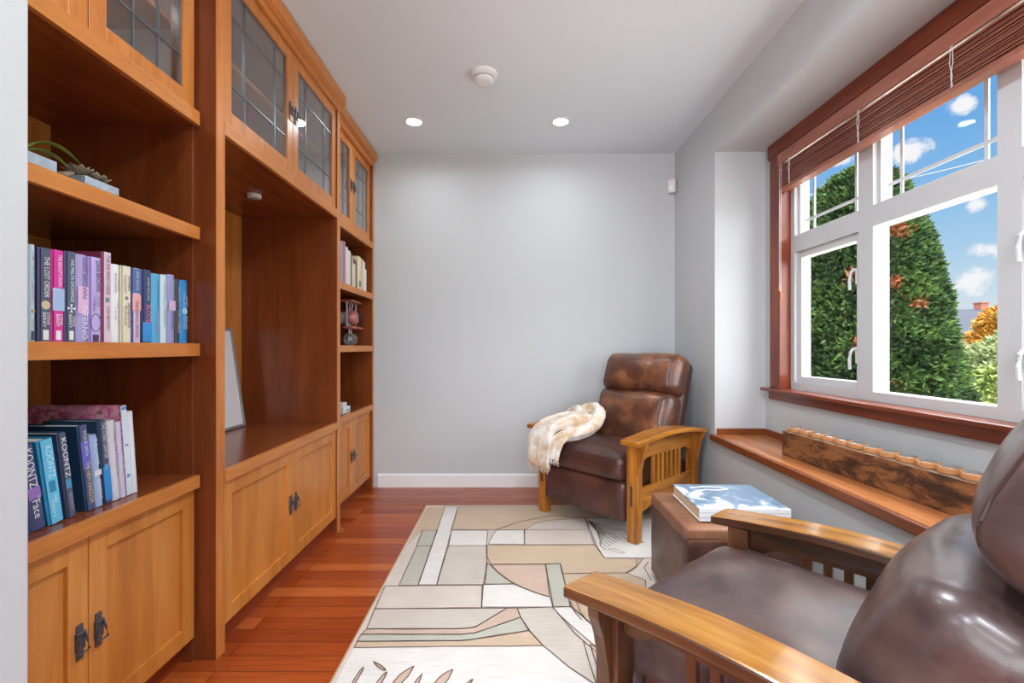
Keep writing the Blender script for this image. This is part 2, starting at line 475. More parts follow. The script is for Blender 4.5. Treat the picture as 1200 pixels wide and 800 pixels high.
# wooden blind, pulled up
def blind():
    ya, yb = WY0 + .02, WY1 - .02
    root = thing('wooden_blind', 'reddish brown wooden slat blind pulled up at the top of the bay window', 'blind', (1.66, (ya + yb) / 2, 2.34))
    build('valance', MB().box(1.632, 1.642, ya, yb, 2.262, 2.329), M['blind'], root, bevel=.002)
    build('headrail', MB().box(1.643, 1.70, ya + .01, yb - .01, 2.28, 2.328), M['white_plastic'], root)
    n = 15
    for i in range(n):
        z = 2.252 - i * .0087; j = random.uniform(-.002, .002) - (.006 if i % 4 == 1 else 0)
        build('slat', MB().prism([(1.636 + j, z - .0016), (1.66, z + .0008), (1.69 + j, z - .0016), (1.69 + j, z - .0046), (1.66, z - .0022), (1.636 + j, z - .0046)], 'y', ya + .008, yb - .008), M['blind'], root)
    build('bottom_rail', MB().box(1.635, 1.692, ya + .008, yb - .008, 2.098, 2.116), M['blind'], root, bevel=.002)
    for yy in (ya + .13, ya + .72, yb - .68, yb - .13):
        m = MB()
        for dx in (-.003, .004):
            m.tube([(1.630, yy + dx, 2.262), (1.629, yy + dx * 2, 2.2), (1.6285, yy - dx, 2.15), (1.631, yy + dx, 2.11)], .0013, 5)
        build('ladder_cord', m, M['white_plastic'], root)
    for k, (dy, zb) in enumerate(((.030, 1.485), (.046, 1.445))):
        y = yb - dy
        c = build('pull_cord', MB().tube([(1.632, y, 2.262), (1.63, y + .002, 1.9), (1.629, y, zb + .03)], .0011, 5), M['white_plastic'], root)
        build('tassel', MB().lathe([(.001, .034), (.006, .03), (.009, .018), (.0095, .008), (.006, .001), (.002, 0)], (1.629, y, zb), 12), M['ledge'], c, smooth=True)
blind()

# ------------------------------------------------------------------ cabinets
HANDLE = None
def handle_mb(x, y, z):
    m = MB()
    m.box(x, x + .0035, y - .0095, y + .0095, z - .046, z + .046)
    m.box(x, x + .006, y - .0125, y + .0125, z - .02, z + .026)
    m.cyl((x, y, z + .037), .0035, .005, 'x', 10); m.cyl((x, y, z - .037), .0035, .005, 'x', 10)
    m.cyl((x + .004, y - .013, z + .022), .0045, .026, 'y', 10)
    # trapezoid bail hanging from the knuckle
    pts = [(x + .008, y - .010, z + .022), (x + .013, y - .012, z + .0), (x + .015, y - .0155, z - .026),
           (x + .015, y + .0155, z - .026), (x + .013, y + .012, z + .0), (x + .008, y + .010, z + .022)]
    m.tube(pts, .003, 8, closed=True)
    return m
def shaker(par, y0, y1, z0, z1, xf, hside, hz):
    st = .058
    m = MB().box(xf - .02, xf, y0, y0 + st, z0, z1).box(xf - .02, xf, y1 - st, y1, z0, z1)
    m.box(xf - .02, xf, y0 + st, y1 - st, z0, z0 + st).box(xf - .02, xf, y0 + st, y1 - st, z1 - st, z1)
    m.box(xf - .017, xf - .011, y0 + st, y1 - st, z0 + st, z1 - st)
    d = build('door', m, M['honey_door'], par, bevel=.0012)
    hy = y1 - st / 2 + .002 if hside > 0 else y0 + st / 2 - .002
    build('handle', handle_mb(xf + .0002, hy, hz), M['dark_iron'], d, smooth=True, angle=30)
    return d
def glassdoor(par, y0, y1, z0, z1, xf, hside, hz):
    st = .056
    m = MB().box(xf - .022, xf, y0, y0 + st, z0, z1).box(xf - .022, xf, y1 - st, y1, z0, z1)
    m.box(xf - .022, xf, y0 + st, y1 - st, z0, z0 + st).box(xf - .022, xf, y0 + st, y1 - st, z1 - st, z1)
    d = build('glass_door', m, M['honey_z'], par, bevel=.0015)
    a, b, c, e = y0 + st, y1 - st, z0 + st, z1 - st
    build('pane', MB().box(xf - .014, xf - .010, a, b, c, e), M['pane'], d)
    g = MB(); t = .0025
    for yy in (a + .0035, a + .105, b - .105, b - .0035): g.box(xf - .0165, xf - .0075, yy - t, yy + t, c, e)
    for zz in (c + .0035, c + .115, e - .115, e - .0035): g.box(xf - .0165, xf - .0075, a, b, zz - t, zz + t)
    build('leading', g, M['lead'], d)
    hy = y1 - st / 2 if hside > 0 else y0 + st / 2
    build('handle', handle_mb(xf + .0002, hy, hz), M['dark_iron'], d, smooth=True, angle=30)
    return d
SH2 = (1.536, 1.581); SH3 = (1.114, 1.159); UP = (1.950, 2.0); CT = (.636, .681)
BK = -1.692
def crown(par, y0, y1, xf, ys, ye):
    m = MB().prism([(xf - .02, 2.655), (xf + .012, 2.655), (xf + .012, 2.668), (xf + .028, 2.672), (xf + .028, CEIL - .004), (xf - .02, CEIL - .004)], 'y', ys, ye)
    m.box(xf - .02, xf + .006, y0, y1, 2.618, 2.655)
    build('crown_molding', m, M['honey_y'], par, bevel=.002)
def side_unit(name, label, y0, y1, F, side):
    root = thing(name, label, 'bookcase', (-1.42, (y0 + y1) / 2, 0))
    DF = F - .020
    # side panels: a free end panel and a thin panel against the tall centre unit
    ends = (y0, y0 + .03) if side < 0 else (y1 - .028, y1)
    inn = (y1 - .012, y1 - .001) if side < 0 else (y0 + .001, y0 + .012)
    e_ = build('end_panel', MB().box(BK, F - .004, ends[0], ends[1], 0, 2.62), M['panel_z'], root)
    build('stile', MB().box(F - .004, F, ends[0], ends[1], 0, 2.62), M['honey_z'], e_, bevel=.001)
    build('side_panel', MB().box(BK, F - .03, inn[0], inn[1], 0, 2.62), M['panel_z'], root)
    a, b = (ends[1], inn[0]) if side < 0 else (inn[1], ends[0])
    build('back_panel', MB().box(BK, BK + .014, a, b, .05, 2.62), M['honey_z'], root)
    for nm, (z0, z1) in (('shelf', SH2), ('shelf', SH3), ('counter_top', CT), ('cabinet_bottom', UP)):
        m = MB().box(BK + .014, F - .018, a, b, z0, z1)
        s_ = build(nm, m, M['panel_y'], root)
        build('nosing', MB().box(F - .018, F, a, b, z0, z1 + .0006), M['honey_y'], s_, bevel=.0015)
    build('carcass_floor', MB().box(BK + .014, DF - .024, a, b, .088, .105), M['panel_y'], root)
    build('toe_kick', MB().box(F - .085, F - .067, a, b, 0, .088), M['kick'], root)
    build('glass_shelf', MB().box(BK + .02, DF - .06, a, b, 2.30, 2.318), M['honey_y'], root)
    build('reflection_lining', MB().box(BK + .0145, BK + .018, a, b, 2.0005, 2.5995).box(BK + .02, DF - .03, a + .0005, a + .003, 2.0005, 2.2995).box(BK + .02, DF - .03, b - .003, b - .0005, 2.0005, 2.2995).box(BK + .02, DF - .03, b - .003, b - .0005, 2.3185, 2.5995), M['lining'], root)  # added sheets, pale in place of the reflection in the glass
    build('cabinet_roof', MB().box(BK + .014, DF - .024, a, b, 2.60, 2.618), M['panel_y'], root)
    mid = (a + b) / 2
    shaker(root, a + .002, mid - .0015, .092, CT[0] - .002, DF, 1, .36); shaker(root, mid + .0015, b - .002, .092, CT[0] - .002, DF, -1, .36)
    glassdoor(root, a + .002, mid - .0015, UP[1] + .002, 2.615, DF, 1, 2.31); glassdoor(root, mid + .0015, b - .002, UP[1] + .002, 2.615, DF, -1, 2.31)
    crown(root, a, b, F, a if side < 0 else a + .035, b - (.035 if side < 0 else 0) + (.028 if side > 0 else 0))
    return root
Y0, Y1, Y2, Y3 = .822, 1.72, 2.957, 3.852
side_unit('bookcase_cabinet', 'orange wood bookcase unit nearest the camera with two rows of novels over cupboards', Y0, Y1, -1.135, -1)
side_unit('bookcase_cabinet', 'narrow far bookcase unit against the grey back wall holding a toy biplane', Y2, Y3, -1.135, 1)
def mid_unit():
    F = -1.082; DF = F - .010
    root = thing('bookcase_cabinet', 'tall middle cabinet unit with a big open niche and puck light', 'bookcase', (-1.4, (Y1 + Y2) / 2, 0))
    for a, b in ((Y1, Y1 + .05), (Y2 - .046, Y2)):
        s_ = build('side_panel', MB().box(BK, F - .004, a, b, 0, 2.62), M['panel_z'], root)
        build('stile', MB().box(F - .004, F, a, b, 0, 2.62), M['honey_z'], s_, bevel=.001)
    a, b = Y1 + .05, Y2 - .046
    build('back_panel', MB().box(BK, BK + .014, a, b, .05, 2.62), M['honey_z'], root)
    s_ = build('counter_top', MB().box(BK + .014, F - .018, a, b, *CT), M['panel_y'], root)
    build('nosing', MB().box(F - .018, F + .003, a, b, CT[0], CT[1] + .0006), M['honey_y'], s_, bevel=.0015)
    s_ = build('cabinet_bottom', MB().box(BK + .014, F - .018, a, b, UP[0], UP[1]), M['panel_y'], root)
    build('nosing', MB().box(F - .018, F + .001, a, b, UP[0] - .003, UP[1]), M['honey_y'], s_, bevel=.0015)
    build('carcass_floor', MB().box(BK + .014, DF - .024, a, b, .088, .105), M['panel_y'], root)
    build('toe_kick', MB().box(F - .06, F - .045, a, b, 0, .088), M['kick'], root)
    build('glass_shelf', MB().box(BK + .02, DF - .06, a, b, 2.30, 2.318), M['honey_y'], root)
    build('reflection_lining', MB().box(BK + .0145, BK + .018, a, b, 2.0005, 2.5995).box(BK + .02, DF - .03, a + .0005, a + .003, 2.0005, 2.2995).box(BK + .02, DF - .03, b - .003, b - .0005, 2.0005, 2.2995).box(BK + .02, DF - .03, b - .003, b - .0005, 2.3185, 2.5995), M['lining'], root)
    build('cabinet_roof', MB().box(BK + .014, DF - .024, a, b, 2.60, 2.618), M['panel_y'], root)
    mid = (a + b) / 2
    shaker(root, a + .002, mid - .0015, .092, CT[0] - .002, DF, 1, .37); shaker(root, mid + .0015, b - .002, .092, CT[0] - .002, DF, -1, .37)
    glassdoor(root, a + .002, mid - .0015, UP[1] + .002, 2.615, DF, 1, 2.31); glassdoor(root, mid + .0015, b - .002, UP[1] + .002, 2.615, DF, -1, 2.31)
    crown(root, Y1, Y2, F, Y1 - .026, Y2 + .026)
    p = thing('puck_light', 'small round white puck light under the top of the open niche', 'light', (-1.356, 2.47, UP[0]))
    build('housing', MB().lathe([(.034, -.001), (.034, -.016), (.030, -.020), (.024, -.020)], (0, 0, 0), 24), M['white_plastic'], p, True, True)
    build('lens', MB().lathe([(.024, -.0195), (.022, -.022), (.004, -.0225)], (0, 0, 0), 24), M['grey_plastic'], p, True, True)
mid_unit()

# ------------------------------------------------------------------ books
mc = {}
def flat(col, rough=.45):
    k = (col, rough)
    if k not in mc: mc[k] = plain('cover_%02x%02x%02x' % col, rgb(*[255 * (c / 255) ** .80 for c in col]), rough, spec=.45)
    return mc[k]
PAGES = plain('book_pages', rgb(226, 220, 204), .9)
def spinebook(label, y, th, h, d, cover, x, z, lean=0, texts=(), marks=(), board=None, hard=True, group=None):
    """spine faces +X; y = near bottom edge; lean tips the top towards -Y. texts: (string, zfrac0, zfrac1, voff, vheight, colour)
       marks: (kind, zfrac centre, size z, v size frac, colour)"""
    root = thing('book', label, 'book', (x, y, z), (R(lean), 0, 0), group)
    bt = .0028 if hard else .0012
    m = MB()
    m.box(-d, -.004, 0, bt, 0, h); m.box(-d, -.004, th - bt, th, 0, h)
    n = 8; poly = []
    for i in range(n + 1):
        t = i / n; poly.append((-.004 + .006 * math.sin(math.pi * t) ** .7 if 0 < t < 1 else -.004, th * t))
    poly += [(-.006, th), (-.006, 0)]
    m.prism(poly, 'z', 0, h)
    build('cover', m, flat(board) if board else flat(cover), root, True) if board else build('cover', m, flat(cover), root, True)
    build('pages', MB().box(-d + (.004 if hard else 0), -.0065, bt, th - bt, .003 if hard else 0, h - (.004 if hard else .0005)), PAGES, root, True)
    ex = .0024
    if board:  # the spine in another colour than the boards
        s_ = MB().box(.0018, .0023, th * .12, th * .88, 0, h)
        build('spine_jacket', s_, flat(cover), root, True)
    k = 0
    for kind, zf, sz, vf, col in marks:
        k += 1; e = ex + .0003 + .0001 * k; zc = h * (1 - zf); yc = th / 2; w_ = th * vf / 2
        m = MB()
        if kind == 'rect': m.box(ex - .0004, e, yc - w_, yc + w_, zc - sz / 2, zc + sz / 2)
        elif kind == 'disc': m.cyl((ex - .0004, yc, zc), w_, e - ex + .0004, 'x', 20)
        elif kind == 'ring':
            m.tube([(e, yc + w_ * math.cos(a * .3142), zc + sz / 2 * math.sin(a * .3142)) for a in range(20)], .0012, 6, closed=True)
        elif kind == 'cross':
            for q in range(4):
                A = q * math.pi / 2; pts = []
                for (r_, dd) in ((.0, 0), (w_, -.3), (w_ * .8, 0), (w_, .3)):
                    pts.append((yc + r_ * math.cos(A + dd), zc + r_ * math.sin(A + dd)))
                m.prism(pts, 'x', ex - .0004, e)
        build({'rect': 'spine_panel', 'disc': 'emblem', 'ring': 'emblem', 'cross': 'emblem'}[kind], m, flat(col), root, True)
    bycol = {}
    for body, f0, f1, vo, vh, col in texts:
        vs, fs = text_mb(body, h * (f1 - f0), th * vh)
        if vs: bycol.setdefault(col, MB()).add([(ex + .0016, th * (.5 + vo) + v, h * (1 - (f0 + f1) / 2) - u) for u, v in vs], fs)
    for col, m in bycol.items(): build('spine_lettering', m, flat(col), root, True)
    return root
def py(px, x): return F_PX * abs(x) / (600 - px)
W = (235, 235, 238); DKT = (60, 52, 80)
SX = -1.172
LOGO = ('rect', .93, .020, .5, W)
upper = [
 (34, 42, 285.5, (176, 208, 216), 'pale blue hardback with mauve title, first at the jamb end of the upper row', [('THE 14TH COLONY', .06, .60, 0, .34, (120, 90, 130)), ('STEVE BERRY', .76, .88, 0, .3, (90, 110, 130))], [('disc', .69, .02, .55, (150, 140, 90)), ('rect', .94, .022, .5, (60, 70, 90))], None),
 (45.3, 60, 289, (62, 76, 94), 'dark slate hardback with white title and gold disc on its spine', [('THE LOST ORDER', .09, .53, .05, .42, W), ('STEVE', .69, .82, .15, .26, W), ('BERRY', .69, .85, -.17, .26, W)], [('disc', .61, .03, .72, (196, 184, 140)), ('rect', .93, .025, .45, W)], (70, 62, 110)),
 (60.3, 75, 291.5, (206, 40, 140), 'magenta pink hardback with a pale blue band on its spine', [("THE BISHOP'S PAWN", .05, .40, .08, .34, (245, 220, 235)), ('STEVE', .70, .82, .17, .24, W), ('BERRY', .70, .84, -.12, .24, W)], [('rect', .54, .058, .96, (150, 176, 220)), ('rect', .93, .024, .4, W)], (190, 30, 120)),
 (76.5, 89, 293.5, (64, 78, 100), 'dark slate hardback with a white cross on its spine', [('THE MALTA EXCHANGE', .08, .56, .05, .34, W), ('STEVE', .72, .83, .17, .24, W), ('BERRY', .70, .85, -.15, .26, W)], [('cross', .63, .03, .85, W), ('rect', .93, .024, .4, W)], (52, 58, 96)),
 (89.6, 103.5, 297, (160, 146, 206), 'lavender hardback with large grey capitals and a pink patch', [('DAN BROWN', .03, .50, .12, .4, (92, 84, 120)), ('INFERNO', .58, .97, .1, .5, (226, 226, 240))], [('rect', .52, .075, .9, (216, 170, 214))], None),
 (104, 118.5, 300, (178, 160, 220), 'lilac hardback with dark capitals and a ring emblem', [('DAN BROWN', .04, .40, .18, .36, (50, 40, 80)), ('THE LOST', .46, .58, .2, .26, (110, 96, 160)), ('SYMBOL', .46, .64, -.14, .26, (110, 96, 160))], [('ring', .77, .05, .8, (80, 76, 140)), ('rect', .955, .020, .5, (60, 44, 70))], (150, 120, 200)),
 (119.7, 130.4, 294.3, (214, 190, 208), 'tall pale pink book with maroon boards, taller than its neighbours', [('THE DA VINCI CODE', .03, .47, .05, .42, (124, 60, 92)), ('DAN BROWN', .60, .86, .05, .38, (124, 60, 92))], [('rect', .53, .014, .45, (96, 130, 120))], (126, 40, 70)),
 (130.7, 141, 308.7, (228, 234, 236), 'plain white hardback with small grey capitals beside the tall maroon book', [('JAMES', .20, .34, .18, .22, (70, 74, 84)), ('ROLLINS', .12, .36, -.15, .22, (70, 74, 84)), ('BLOOD', .50, .78, .18, .2, (150, 158, 166)), ('LINE', .55, .72, -.15, .2, (150, 158, 166))], [], None),
 (141.4, 153.6, 310.5, (222, 218, 190), 'cream hardback with dark brown capitals on its spine', [('JAMES', .12, .32, .2, .26, (60, 52, 48)), ('ROLLINS', .12, .36, -.14, .22, (120, 100, 90)), ('SEVENTH', .48, .80, .2, .26, (70, 56, 52)), ('PLAGUE', .52, .78, -.14, .22, (120, 96, 86))], [('disc', .42, .012, .3, (110, 100, 90))], (200, 190, 150)),
 (154.2, 164.5, 313.3, (206, 178, 206), 'blue and salmon pink hardback with a deep blue top third', [('JAMES ROLLINS', .04, .30, 0, .42, (190, 214, 230)), ('THE DEMON CROWN', .44, .93, 0, .36, (110, 80, 120))], [('rect', .17, .075, .96, (66, 88, 150)), ('rect', .46, .05, .96, (232, 160, 160))], (70, 70, 130)),
 (166, 177.4, 315, (44, 58, 92), 'navy hardback with a pink word and bright blue foot', [('JAMES ROLLINS', .10, .42, .05, .3, (200, 208, 220)), ('BLOOD', .48, .74, .1, .5, (214, 110, 170))], [('rect', .85, .062, .96, (44, 130, 210))], (40, 52, 90)),
 (178, 188.5, 319.8, (70, 160, 206), 'sky blue book with faint dark blue lettering', [('JAMES ROLLINS', .10, .52, .1, .34, (44, 110, 160)), ('BLACK ORDER', .56, .86, 0, .34, (150, 130, 190))], [], None),
 (188.8, 196.5, 321.5, (196, 216, 224), 'pale grey blue book with a mint disc on its spine', [('JAMES', .14, .34, .2, .24, (90, 110, 130)), ('ROLLINS', .10, .36, -.12, .24, (90, 110, 130)), ('THE BONE', .50, .72, .18, .22, (90, 110, 130)), ('LABYRINTH', .48, .76, -.14, .22, (90, 110, 130))], [('disc', .41, .02, .6, (150, 206, 196))], None),
 (196.8, 205.4, 321, (134, 140, 190), 'greyish lavender book with a pale pink glow mid spine', [('ROLLINS', .08, .34, .05, .4, (176, 176, 214)), ('CANTRELL', .54, .80, .05, .4, (84, 88, 140))], [('rect', .45, .034, .9, (198, 170, 204))], None),
 (205.7, 211, 326.5, (52, 50, 62), 'thin charcoal book with golden yellow capitals', [('JAMES ROLLINS', .12, .36, 0, .5, (206, 170, 80)), ('CRUCIBLE', .48, .84, 0, .6, (206, 160, 70))], [('disc', .41, .01, .4, (170, 60, 50))], None),
 (211.4, 220.3, 327.5, (30, 120, 200), 'bright blue book with white lettering, last in the upper row', [('JAMES', .24, .42, .18, .26, (190, 220, 240)), ('ROLLINS', .20, .44, -.14, .26, (190, 220, 240)), ('THE LAST', .56, .78, .18, .24, (190, 220, 240)), ('ODYSSEY', .56, .78, -.14, .24, (190, 220, 240))], [('disc', .49, .02, .65, (150, 200, 230))], None),
]
for (a, b, top, col, lab, tx, mk, bd) in upper:
    ya, yb = py(a, SX), py(b, SX)
    h = CAMZ + (407 - top) / F_PX * ya - SH3[1] - .0012
    spinebook(lab, ya, yb - ya - .0008, h, .16, col, SX, SH3[1] + .0012, 0, tx, mk, bd, group='novels on the upper shelf')

LX = -1.20
ZC = CT[1] + .0014
def lowb(a, b, h, lean, col, lab, tx, mk=(), bd=None, d=.16, x=LX, th=None):
    ya, yb = py(a, x), py(b, x)
    spinebook(lab, ya, th or (yb - ya) * .985, h, d, col, x, ZC, lean, tx, mk, bd, group='leaning books on the near counter')
S_ = (215, 222, 240)
lowb(24, 35.6, .225, 9.2, (30, 70, 120), 'deep blue book half hidden at the jamb, first in the leaning row', [('KOONTZ', .06, .5, 0, .5, S_)], (), (24, 100, 150))
lowb(37.5, 55.3, .222, 9.0, (58, 66, 110), 'indigo book with big white capitals and a violet patch, leaning second from the jamb', [('KOONTZ', .05, .50, 0, .52, W), ('Face', .65, .86, -.02, .5, W), ('the', .61, .68, .22, .2, W)], [('rect', .57, .030, .8, (140, 100, 190))], None)
lowb(58.0, 75.5, .226, 8.2, (84, 190, 232), 'bright sky blue book leaning on the counter', [('KOONTZ', .08, .46, .05, .42, (206, 240, 250)), ('odd', .66, .76, .1, .26, (206, 240, 250)), ('hours', .72, .92, -.12, .3, (206, 240, 250))], [('rect', .56, .030, .4, (40, 120, 170))], (30, 140, 200))
lowb(80.0, 89.2, .236, 7.6, (66, 74, 98), 'thin slate grey book with white capitals and a small blue square', [('KOONTZ', .06, .52, .02, .6, W), ('THE GOOD GUY', .70, .92, .0, .4, (170, 180, 200))], [('rect', .60, .026, .7, (60, 130, 180))], (40, 60, 90))
lowb(101.5, 112, .246, 6.6, (62, 70, 116), 'large dark navy hardback with yellow and white spine letters', [('WILBUR SMITH', .06, .36, .05, .36, (224, 216, 190)), ('THE NEW KINGDOM', .43, .92, .05, .46, (222, 196, 120))], [('rect', .35, .08, .9, (82, 84, 190))], (18, 50, 82), d=.2)
lowb(113.5, 122, .212, 6.2, (146, 176, 222), 'small pale blue book leaning between two dark hardbacks', [('THE SUMMER', .05, .42, 0, .5, (214, 226, 242)), ('CROSSING', .62, .90, 0, .5, (222, 230, 242))], [('rect', .53, .016, .95, (214, 214, 226))], None)
lowb(123.5, 131.8, .250, 5.8, (54, 66, 92), 'dark slate book with a vivid blue lower spine', [('THE STREET LAWYER', .03, .46, .05, .5, (210, 214, 222))], [('rect', .76, .100, .96, (30, 126, 206)), ('rect', .56, .016, .5, (70, 150, 200))], (30, 54, 80))
lowb(133.2, 142.5, .244, 5.4, (206, 204, 214), 'pale grey book with a faint dark script line, leaning', [('Under the Tuscan Sun', .12, .72, .15, .3, (120, 116, 126))], (), None)
lowb(143.0, 148.6, .236, 5.2, (196, 192, 224), 'slim pale lilac book beside the flower picture book', [('Every Day in Tuscany', .10, .70, 0, .3, (140, 134, 170))], (), None)
# picture book with flowers on its cover
def flower_mat():
    t = NT('flower_photo_cover')
    v = t.coords((1, 1, 1))
    vo = t.new('ShaderNodeTexVoronoi'); vo.inputs['Scale'].default_value = 75; t.link(v, vo.inputs['Vector'])
    sp = t.new('ShaderNodeSeparateColor'); t.link(vo.outputs['Color'], sp.inputs[0])
    c = t.ramp(sp.outputs[0], [(.1, rgb(206, 110, 150)), (.4, rgb(232, 160, 186)), (.65, rgb(236, 188, 200)), (.85, rgb(220, 90, 140)), (.95, rgb(150, 136, 112))])
    n = t.noise(v, 9, 3); g = t.ramp(n, [(.35, (.85, .8, .85, 1)), (.65, (1.1, 1.05, 1.08, 1))])
    t.link(t.mix(.8, c, g, 'MULTIPLY'), t.b.inputs['Base Color']); t.b.inputs['Roughness'].default_value = .35
    return t.m
def flowerbook():
    y = py(149.4, LX); th = py(155.6, LX) - y - .001; h, d = .283, .29
    root = thing('book', 'large picture book with pink flowers on its cover and a pale blue spine', 'book', (LX, y, ZC), (R(4.9), 0, 0), 'leaning books on the near counter')
    b = MB().box(-d, -.003, 0, .0026, 0, h).box(-d, -.003, th - .0026, th, 0, h)
    build('cover', b, flower_mat(), root, True)
    build('spine', MB().box(-.003, .0, 0, th, 0, h), flat((206, 226, 240)), root, True, bevel=.001)
    build('pages', MB().box(-d + .004, -.004, .0027, th - .0027, .004, h - .004), PAGES, root, True)
    m = MB().box(-.0002, .0006, th * .2, th * .8, h * .55, h * .57).box(-.0002, .0006, th * .2, th * .8, h * .2, h * .235).box(-.0002, .0006, th * .1, th * .9, h * .955, h * .99)
    build('spine_marks', m, flat((70, 130, 190)), root, True)
flowerbook()
lowb(156.3, 162.4, .262, 4.7, (222, 228, 236), 'slim white book, last at the open end of the leaning row', [('Bella Tuscany', .3, .7, 0, .3, (180, 196, 206))], (), None)

# small novels in the far unit
far = [(399, 402.2, 283, (128, 142, 160), 'tall grey blue book against the niche side in the far bookcase'), (402.3, 405.4, 283, (170, 96, 124), 'tall dusty rose book in the far bookcase'),
       (405.6, 408.2, 289.5, (206, 206, 204), 'light grey book right of the dusty rose one'), (408.3, 411.2, 294, (226, 206, 192), 'blush cream book in the far bookcase'),
       (411.3, 413.0, 297, (84, 92, 112), 'slim slate book between pale books in the far bookcase'), (413.2, 417.3, 303, (214, 196, 158), 'cream book with a dark brown top band in the far bookcase'),
       (417.6, 419.0, 308, (96, 90, 92), 'very slim dark grey book in the far bookcase'), (419.3, 423.8, 301, (222, 206, 156), 'pale yellow book with a green dot in the far bookcase'),
       (424, 426.2, 304, (214, 170, 176), 'pale pink book in the far bookcase'), (426.3, 428.1, 307, (218, 220, 214), 'slim white book second from the end in the far bookcase'), (428.2, 429.8, 316, (222, 212, 184), 'short cream book at the end of the far row')]
for a, b, top, col, lab in far:
    ya, yb = py(a, -1.172), py(b, -1.172)
    ztop = CAMZ + (407 - top) / F_PX * (ya + yb) / 2
    mk = []
    if 'dark brown top' in lab: mk = [('rect', .10, .035, .9, (92, 52, 48))]
    if 'green dot' in lab: mk = [('disc', .80, .02, .6, (70, 140, 120))]
    spinebook(lab, ya, yb - ya - .001, ztop - SH2[1] - .0012, .15, col, -1.172, SH2[1] + .0012, 0, [('A NOVEL', .25, .7, 0, .3, (120, 112, 110))] if False else [], mk, None, group='books in the far bookcase')

# ------------------------------------------------------------------ plants on the near shelf
STONE = NT('grey_concrete')
STONE.link(STONE.ramp(STONE.noise(STONE.coords((1, 1, 1)), 40, 4), [(.3, rgb(146, 160, 176)), (.7, rgb(176, 190, 204))]), STONE.b.inputs['Base Color'])
STONE.b.inputs['Roughness'].default_value = .8
M['stone'] = STONE.m
M['soil'] = plain('dark_pebbles', rgb(46, 44, 52), .9)
def leafgrad(name, a, b):
    t = NT(name); t.link(t.ramp(t.noise(t.coords((1, 1, 1)), 14, 3), [(.35, a), (.65, b)]), t.b.inputs['Base Color'])
    t.b.inputs['Roughness'].default_value = .45; return t.m
M['aloe'] = leafgrad('green_leaf', rgb(62, 104, 44), rgb(150, 176, 84))
M['succ'] = leafgrad('dusty_succulent', rgb(96, 84, 72), rgb(150, 136, 112))
def trough(root, lx, ly, h):
    m = MB(); t = .008
    m.box(-lx, lx, -ly, ly, 0, .008)
    m.box(-lx, -lx + t, -ly, ly, .008, h).box(lx - t, lx, -ly, ly, .008, h).box(-lx + t, lx - t, -ly, -ly + t, .008, h).box(-lx + t, lx - t, ly - t, ly, .008, h)
    build('trough', m, M['stone'], root, True, bevel=.0015)
    m = MB(); rnd = random.Random(3)
    m.box(-lx + t, lx - t, -ly + t, ly - t, .009, h - .012)
    for i in range(40):
        m.rbox((rnd.uniform(-lx + .016, lx - .016), rnd.uniform(-ly + .016, ly - .016), h - .012), (.006, .005, .004), .0039, 3)
    o = build('pebbles', m, M['soil'], root, True); o['kind'] = 'stuff'
def strap_leaf(pts, w, th=.003, n=10):
    """thick pointed leaf along a quadratic path"""
    p0, p1, p2 = [Vector(p) for p in pts]; P = []; rad = []
    for i in range(n + 1):
        t = i / n
        P.append(p0 * (1 - t) ** 2 + p1 * 2 * t * (1 - t) + p2 * t * t)
        ww = w * (1 - t ** 2.2) * (.75 + .5 * math.sin(min(1, t * 2.5) * math.pi / 2)) + .0006
        rad.append((ww, max(.0006, th * (1 - t * .8))))
    return P, rad
def plants():
    # tall green strap leaves in a grey trough
    z = SH2[1] + .0004
    root = thing('potted_aloe', 'green strap leaved plant in a grey trough at the jamb end of the shelf', 'plant', (-1.212, 1.135, z))
    trough(root, .052, .062, .036)
    for pts, w_ in (([(0, .01, .03), (.02, .06, .135), (.035, .15, .060)], .0145), ([(.01, 0, .03), (.03, .05, .09), (.035, .118, .034)], .0125),
                   ([(0, -.01, .03), (-.02, .02, .12), (-.05, .06, .13)], .007), ([(0, -.02, .03), (.01, -.03, .13), (.02, .01, .135)], .006), ([(0, -.03, .03), (.01, -.08, .10), (.02, -.12, .07)], .008)):
        P, rad = strap_leaf(pts, w_); build('leaf', MB().tube(P, 0, 8, radii=rad), M['aloe'], root, True, True, angle=80)
    root = thing('potted_succulent', 'brownish succulent rosettes in a grey trough with dark pebbles on the shelf', 'plant', (-1.200, 1.325, z))
    trough(root, .045, .055, .030)
    rnd = random.Random(5)
    for (cx, cy, cz, s) in ((.005, -.03, .034, 1.0), (.0, .025, .034, .95)):
        for ring, (n, tilt, ln) in enumerate(((7, 20, .042), (6, 48, .034), (4, 72, .024))):
            for i in range(n):
                a = 2 * math.pi * (i + .5 * ring) / n + rnd.uniform(-.2, .2); t = R(tilt)
                dx, dy = math.cos(a), math.sin(a); L = ln * s
                P = [(cx + dx * L * q * math.cos(t), cy + dy * L * q * math.cos(t), cz + L * (q * math.sin(t) + .18 * q * q)) for q in (0, .25, .5, .75, .92, 1)]
                build('leaf', MB().tube(P, 0, 8, radii=[(.004, .0025), (.008, .003), (.0115, .0034), (.0105, .003), (.005, .0018), (.0008, .0005)]), M['succ'], root, True, True, angle=80)
    s_ = MB().rbox((0, 0, .02), (.034, .022, .006), .005, 6, wob=.006, wscale=40)
    s_.xform(Matrix.Rotation(R(24), 4, 'X') @ Matrix.Rotation(R(14), 4, 'Z'))
    o = tag(build('slate_stone', s_, M['succ'], smooth=True, angle=60), 'flat brown stone lying on the shelf between the two troughs', 'stone')
    o.location = (-1.19, 1.235, z - .0015)
plants()

